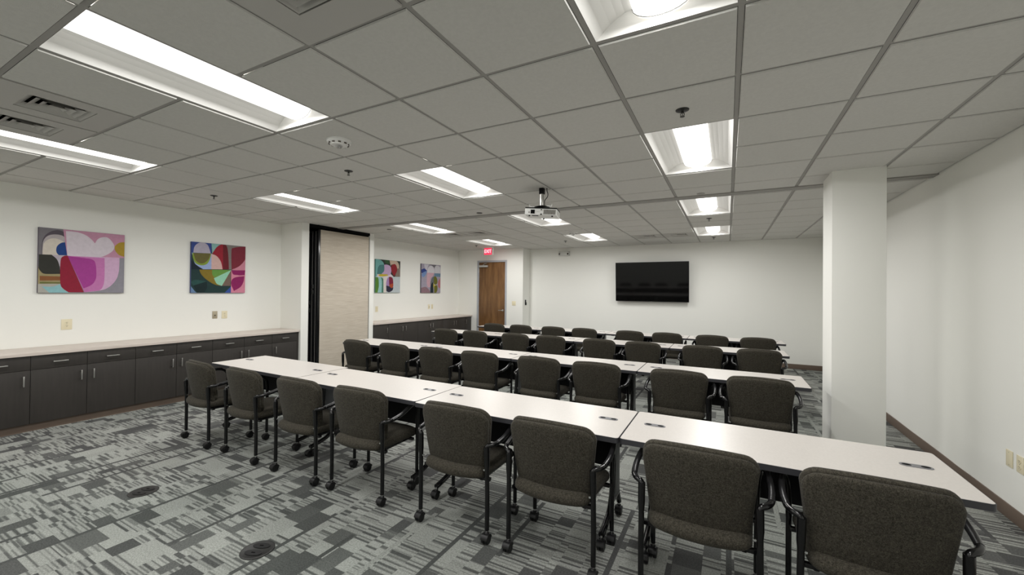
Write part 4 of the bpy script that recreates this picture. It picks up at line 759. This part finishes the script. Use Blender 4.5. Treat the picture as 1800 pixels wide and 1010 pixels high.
  ((0.156,0.156,0.021), [(0.66,0.241),(0.683,0.247),(0.717,0.258),(0.756,0.267),(0.791,0.271),(0.816,0.265),(0.83,0.243),(0.838,0.21),(0.841,0.171),(0.84,0.132),(0.836,0.101),(0.826,0.075),(0.811,0.051),(0.794,0.03),(0.778,0.013),(0.767,0),(0.659,0)]),
  ((0.73,0.604,0.054), [(0.615,0.352),(0.622,0.342),(0.632,0.327),(0.644,0.31),(0.66,0.295),(0.681,0.284),(0.71,0.279),(0.748,0.278),(0.788,0.278),(0.824,0.279),(0.849,0.28),(0.824,0.278),(0.788,0.276),(0.747,0.273),(0.71,0.267),(0.681,0.256),(0.663,0.236),(0.65,0.209),(0.641,0.179),(0.635,0.153),(0.63,0.136)]),
  ((0.527,0.195,0.209), [(0.863,0.393),(0.88,0.428),(0.908,0.463),(0.939,0.495),(0.967,0.523),(0.987,0.543),(0.994,0.166),(0.978,0.17),(0.954,0.174),(0.928,0.181),(0.903,0.192),(0.886,0.211),(0.873,0.239),(0.863,0.275),(0.857,0.316),(0.857,0.357)]),
  ((0.305,0.188,0.223), [(0,0.169),(0.02,0.176),(0.07,0.188),(0.128,0.199),(0.186,0.206),(0.236,0.203),(0.28,0.189),(0.321,0.164),(0.36,0.135),(0.393,0.106),(0.42,0.08),(0.438,0.059),(0.448,0.038),(0.454,0.019),(0.457,0.003),(0.46,0),(0,0)]),
 ]),
}
def painting(name, x, y0, y1, z0, z1, key, lab, border):
    t = thing('painting', lab, 'painting', (x, (y0 + y1) / 2, z0), 0, 'square abstract paintings')
    W_, Hh = y1 - y0, z1 - z0; d = .032
    bg, shapes = ARTS[key]
    MB().box(.001, d, -W_ / 2, W_ / 2, 0, Hh, mat('canvas_' + name, border, .8, spec=.2), .002).build('canvas', t)
    p = MB(); mats = {}
    def mm(c):
        if c not in mats: mats[c] = mat('paint_' + name, tuple(q * .8 for q in c), .7, spec=.25, mott=.05, mscale=25)
        return mats[c]
    e = .0015
    p.add([(d + .0002, -W_ / 2 + e, e), (d + .0002, W_ / 2 - e, e), (d + .0002, W_ / 2 - e, Hh - e), (d + .0002, -W_ / 2 + e, Hh - e)], [[0, 1, 2, 3]], mm(bg))
    for k, (c, pts) in enumerate(shapes):
        h = d + .0004 + k * .00012
        q = [(h, (u - .5) * (W_ - 2 * e), e + v * (Hh - 2 * e)) for u, v in pts]
        p.add(q, [list(range(len(q)))], mm(c))
    p.build('painted_shapes', t)
    return t
painting('pink', XL, 1.637, 2.410, 1.497, 2.270, 'A', 'square abstract painting in pink, white and crimson, nearest on the left wall', (.12, .10, .13))
painting('green', XL, 3.180, 3.962, 1.497, 2.272, 'B', 'square abstract painting in dark green, crimson and magenta before the white pier', (.08, .10, .22))
painting('teal', XLF, 6.708, 7.495, 1.505, 2.266, 'C', 'square abstract painting in teal, lilac and red just past the partition', (.10, .22, .20))
painting('grey', XLF, 8.265, 9.070, 1.500, 2.262, 'D', 'square abstract painting in grey, pink and olive nearest the wooden door', (.10, .09, .12))

# ---------------------------------------------------------------- plates on the walls
def plate(loc, rz, w_, h_, kind, lab, cat, m_='ivory'):
    """plate faces local +X"""
    t = thing('wall_outlet' if kind == 'duplex' else 'wall_switch' if kind == 'switch' else 'wall_plate', lab, cat, loc, rz)
    MB().box(0, .006, -w_ / 2, w_ / 2, -h_ / 2, h_ / 2, m_, .0025).build('cover_plate', t)
    if kind == 'duplex':
        for q in (-1, 1):
            b = MB(); cz = q * .020
            b.prism([(.017 * math.cos(2 * PI * k / 16), cz + .0145 * math.sin(2 * PI * k / 16)) for k in range(16)], .0061, .0085, 'ivory', 'YZ')
            for sy in (-1, 1): b.box(.0086, .0090, sy * .006 - .0013, sy * .006 + .0013, cz - .001, cz + .008, 'slot')
            b.lathe([(.0028, .0086), (.0028, .0090), (0, .0091)], (0, 0, cz - .007), 'slot', 8, axis='X')
            b.build('socket', t)
        MB().lathe([(.003, .006), (.003, .008), (0, .0082)], (0, 0, 0), 'nickel', 8, axis='X').build('screw', t)
    elif kind == 'switch':
        n = 2
        for k in range(n):
            MB().box(.006, .013, (k - .5) * .046 - .006, (k - .5) * .046 + .006, -.012, .012, 'ivory', .002).build('toggle', t)
    elif kind == 'cable':
        MB().lathe([(.009, .006), (.009, .009), (.006, .010), (.006, .018), (0, .018)], (0, 0, -.008), 'slot', 12, axis='X').build('cable_socket', t)
    else:
        for q in (-1, 1): MB().lathe([(.003, .006), (.003, .0075), (0, .0078)], (0, 0, q * h_ * .38), 'nickel', 8, axis='X').build('screw', t)
    return t
plate((XL, 1.889, 1.110), 0, .094, .128, 'duplex', 'ivory wall outlet below the pink painting', 'wall outlet')
plate((XL, 3.528, 1.150), 0, .072, .118, 'cable', 'tan metal cable plate below the green painting, left of the outlet', 'wall plate', 'steelplate')
plate((XL, 3.668, 1.146), 0, .082, .122, 'duplex', 'ivory wall outlet below the green painting, right of the metal plate', 'wall outlet')
plate((XLF, 6.786, 1.130), 0, .078, .126, 'duplex', 'ivory wall outlet below the teal painting', 'wall outlet')
plate((XLF, 8.625, 1.133), 0, .072, .120, 'cable', 'ivory cable plate below the grey painting, left one of the pair', 'wall plate')
plate((XLF, 8.756, 1.131), 0, .078, .124, 'duplex', 'ivory wall outlet below the grey painting, right one of the pair', 'wall outlet')
plate((-5.20, YD, 1.235), -PI / 2, .118, .118, 'switch', 'ivory double light switch to the right of the wooden door', 'light switch')
plate((XR - .001, 4.226, .428), PI, .074, .116, 'blank', 'ivory blank plate low on the right wall, left of the outlet', 'wall plate')
plate((XR - .001, 4.105, .428), PI, .074, .116, 'duplex', 'ivory wall outlet low on the right wall at the picture edge', 'wall outlet')
t = thing('remote_holder', 'small dark remote holder on the side of the wall step', 'remote holder', (XS, 10.14, 1.19))
MB().box(.001, .028, -.028, .028, 0, .075, 'black_plastic', .004).build('cradle', t)
MB().box(.006, .022, -.020, .020, .012, .145, 'black_matte', .004, rot=Matrix.Rotation(.12, 3, 'X')).build('remote', t)

# ---------------------------------------------------------------- door
fr = MB()
fr.box(DX0, DX0 + .052, YD - .018, YD + .13, 0, DZ, 'frame', .003).box(DX1 - .052, DX1, YD - .018, YD + .13, 0, DZ, 'frame', .003).box(DX0 + .052, DX1 - .052, YD - .018, YD + .13, DZ - .052, DZ, 'frame', .003)
fo = tag(fr.build('trim_3'), kind='structure')
d = MB().box(DX0 + .055, DX1 - .055, YD + .012, YD + .056, .008, DZ - .055, 'wood', .002)
do = tag(d.build('door_1'), kind='structure')
h = MB(); hx_ = DX1 - .125; hy = YD + .012
h.lathe([(.028, -.010), (.028, -.003), (.026, 0)], (hx_, hy, 1.03), 'nickel', 20, axis='Y')
h.tube([(hx_, hy - .006, 1.03), (hx_, hy - .052, 1.03), (hx_ - .02, hy - .060, 1.03), (hx_ - .115, hy - .056, 1.028)], .010, 'nickel', 10, smooth=1)
tag(h.build('door_handle', do), 'brushed nickel lever handle')
c = MB(); x0 = DX0 + .07
c.box(x0, x0 + .28, hy - .062, hy - .001, 2.245, 2.300, 'ltgrey', .008)
c.tube([(x0 + .14, hy - .03, 2.30), (x0 + .14, hy - .03, 2.325)], .010, 'nickel', 8)
c.tube([(x0 + .14, hy - .03, 2.325), (x0 + .36, hy - .20, 2.345), (x0 + .16, hy - .035, 2.352)], .008, 'nickel', 8)
tag(c.build('door_closer', do), 'grey metal door closer')
c = MB()
for zz in (.25, 1.2, 2.15): c.tube([(DX0 + .052, YD - .002, zz - .055), (DX0 + .052, YD - .002, zz + .055)], .008, 'nickel', 8)
c.build('hinge', do)

# ---------------------------------------------------------------- exit sign (hangs from the ceiling before the door)
t = thing('exit_sign', 'red lit exit sign hanging from the ceiling in front of the wooden door', 'exit sign', (-5.705, 9.40, H - .205))
MB().box(-.160, .160, -.028, .028, .183, .204, 'white', .004).build('canopy', t)
b = MB()
for sx in (-1, 1): b.box(sx * .158 - .006, sx * .158 + .006, -.006, .006, 0, .183, 'ltgrey', .001)
b.build('side_post', t)
MB().box(-.116, .116, -.005, .005, .004, .182, 'red', .001).build('sign_face', t)
cu = bpy.data.curves.new('letters', 'FONT'); cu.body = 'EXIT'; cu.size = .13; cu.align_x = 'CENTER'; cu.align_y = 'CENTER'; cu.extrude = .001; cu.offset = .002
tmp = bpy.data.objects.new('letters_tmp', cu); COL.objects.link(tmp)
dg = bpy.context.evaluated_depsgraph_get(); me = bpy.data.meshes.new_from_object(tmp.evaluated_get(dg))
bpy.data.objects.remove(tmp, do_unlink=True)
me.materials.clear(); me.materials.append(M['pinkwhite'])
for v in me.vertices: v.co = Vector((v.co.x * .82, -.0065 - v.co.z, v.co.y + .093))
o = bpy.data.objects.new('letters', me); COL.objects.link(o); o.parent = t; o['label'] = 'glowing letters EXIT'

# ---------------------------------------------------------------- emergency light
t = thing('emergency_light', 'white twin lamp emergency light high on the end wall', 'emergency light', (-3.892, YF, 2.594))
MB().box(-.105, .105, -.060, -.001, -.066, .062, 'case', .008).build('battery_case', t)
for sx in (-1, 1):
    b = MB().box(sx * .128 - .024, sx * .128 + .024, -.055, -.004, -.062, .060, 'ltgrey', .008)
    b.lathe([(.026, -.088), (.032, -.086), (.032, -.070), (.020, -.052)], (sx * .118, 0, -.012), 'white', 18, axis='Y')
    b.lathe([(.0, -.0885), (.025, -.0885), (.025, -.087)], (sx * .118, 0, -.012), 'slot', 16, axis='Y')
    b.build('lamp_head', t)

# ---------------------------------------------------------------- television
t = thing('television', 'large black wall mounted television on the end wall', 'television', (-1.632, YF - .125, 1.352))
t.rotation_euler.x = math.radians(4)
tw, th = 1.690, .955
MB().box(-tw / 2, tw / 2, 0, .035, 0, th, 'black_plastic', .004).box(-tw * .36, tw * .36, .035, .060, .12, th - .15, 'black_plastic', .01).build('cabinet', t)
MB().box(-tw / 2 + .010, tw / 2 - .010, -.002, .001, .016, th - .010, 'screen').build('screen', t)
MB().box(-.022, .022, -.003, .010, -.007, .003, 'nickel', .001).build('logo_tab', t)
MB().box(-.30, .30, .060, .070, .25, .70, 'black_metal').box(-.28, -.23, .070, .110, .22, .72, 'black_metal').box(.23, .28, .070, .110, .22, .72, 'black_metal').build('wall_bracket', t)

# ---------------------------------------------------------------- projector and its mount
PX, PY = -1.862, 4.23
t = thing('projector', 'white projector hanging from the ceiling on a silver pole', 'projector', (PX, PY, 2.461), math.radians(13))
RT = Matrix.Rotation(math.radians(4.0), 3, 'Y')
def pb(mb, *a, **k): return mb.box(*a, rot=RT, **k)
b = MB(); pb(b, -.180, .180, -.075, .165, -.036, .036, 'white', bev=.006); b.build('housing', t)
b = MB(); pb(b, -.180, .180, -.073, .163, .037, .050, 'black_plastic', bev=.003); b.build('top_plate', t)
b = MB(); pb(b, -.112, -.066, -.078, -.074, -.022, .022, 'dark'); pb(b, -.135, -.125, -.078, -.074, -.014, -.002, 'slot'); b.build('front_window', t)
b = MB(); pb(b, -.045, -.010, -.0765, -.074, -.003, .003, 'ltgrey'); b.build('nameplate', t)
b = MB(); pb(b, .002, .014, -.078, -.074, .018, .030, 'dark'); pb(b, .000, .016, -.078, -.074, -.034, -.020, 'dark'); b.build('sensor', t)
b = MB()
for k in range(11): pb(b, .036 + k * .0125, .042 + k * .0125, -.0775, -.074, -.026, .026, 'slot')
for k in range(8): pb(b, .179, .1815, -.050 + k * .024, -.040 + k * .024, -.024, .022, 'ltgrey')
b.build('vent_slot', t)
b = MB()
for x, y in ((-.13, -.05), (.13, -.05), (0, .14)): b.tube([RT @ Vector((x, y, -.036)), RT @ Vector((x, y, -.048))], .010, 'black_plastic', 10)
pb(b, -.100, -.030, -.060, -.020, -.040, -.036, 'black_plastic')
b.build('foot', t)
t = thing('projector_mount', 'black and silver ceiling pole mount with loose cable holding the projector', 'projector mount', (PX, PY, H))
b = MB().box(-.026, .026, -.026, .026, -.068, 0, 'black_matte', .004); b.build('ceiling_coupler', t)
MB().tube([(0, 0, -.068), (0, 0, -.205)], .021, 'nickel', 20).build('pole', t)
b = MB().lathe([(.030, -.196), (.050, -.204), (.085, -.214), (.090, -.222), (0, -.224)], (0, 0, 0), 'black_metal', 20); b.build('swivel_plate', t)
b = MB()
for sx in (-1, 1):
    b.tube([(sx * .065, -.03, -.222), (sx * .070, -.03, -.212), (sx * .135, -.04, -.216 - sx * .008), (sx * .138, -.04, -.192 - sx * .008)], .005, 'white', 8)
b.build('bracket_arm', t)
MB().tube([(.055, .01, 0), (.056, .01, -.035), (.070, .01, -.065), (.066, .01, -.105), (.030, .01, -.135), (.028, .01, -.170), (.030, .01, -.212)], .0045, 'black_plastic', 8, smooth=2).build('cable', t)

# ---------------------------------------------------------------- floor boxes
for k, ((x, y), lab) in enumerate((((-3.98, 1.48), 'round dark floor outlet cover in the carpet, farther of the two'), ((-2.50, 1.482), 'round dark floor outlet cover in the carpet, nearer of the two'))):
    t = thing('floor_outlet', lab, 'floor outlet', (x, y, 0), math.radians(20), 'round floor outlet covers')
    MB().lathe([(.093, .0005), (.092, .004), (.084, .006), (.080, .0045), (0, .0045)], (0, 0, 0), 'brass', 40).build('cover_ring', t)
    b = MB()
    for q in (-1, 1):
        b.prism([(.060 * math.cos(2 * PI * i / 24) * .9, q * .034 + .026 * math.sin(2 * PI * i / 24)) for i in range(24)], .0046, .0075, 'black_plastic')
        b.box(-.012, .012, q * .034 - .004, q * .034 + .004, .0075, .0082, 'dark')
    b.build('lid', t)
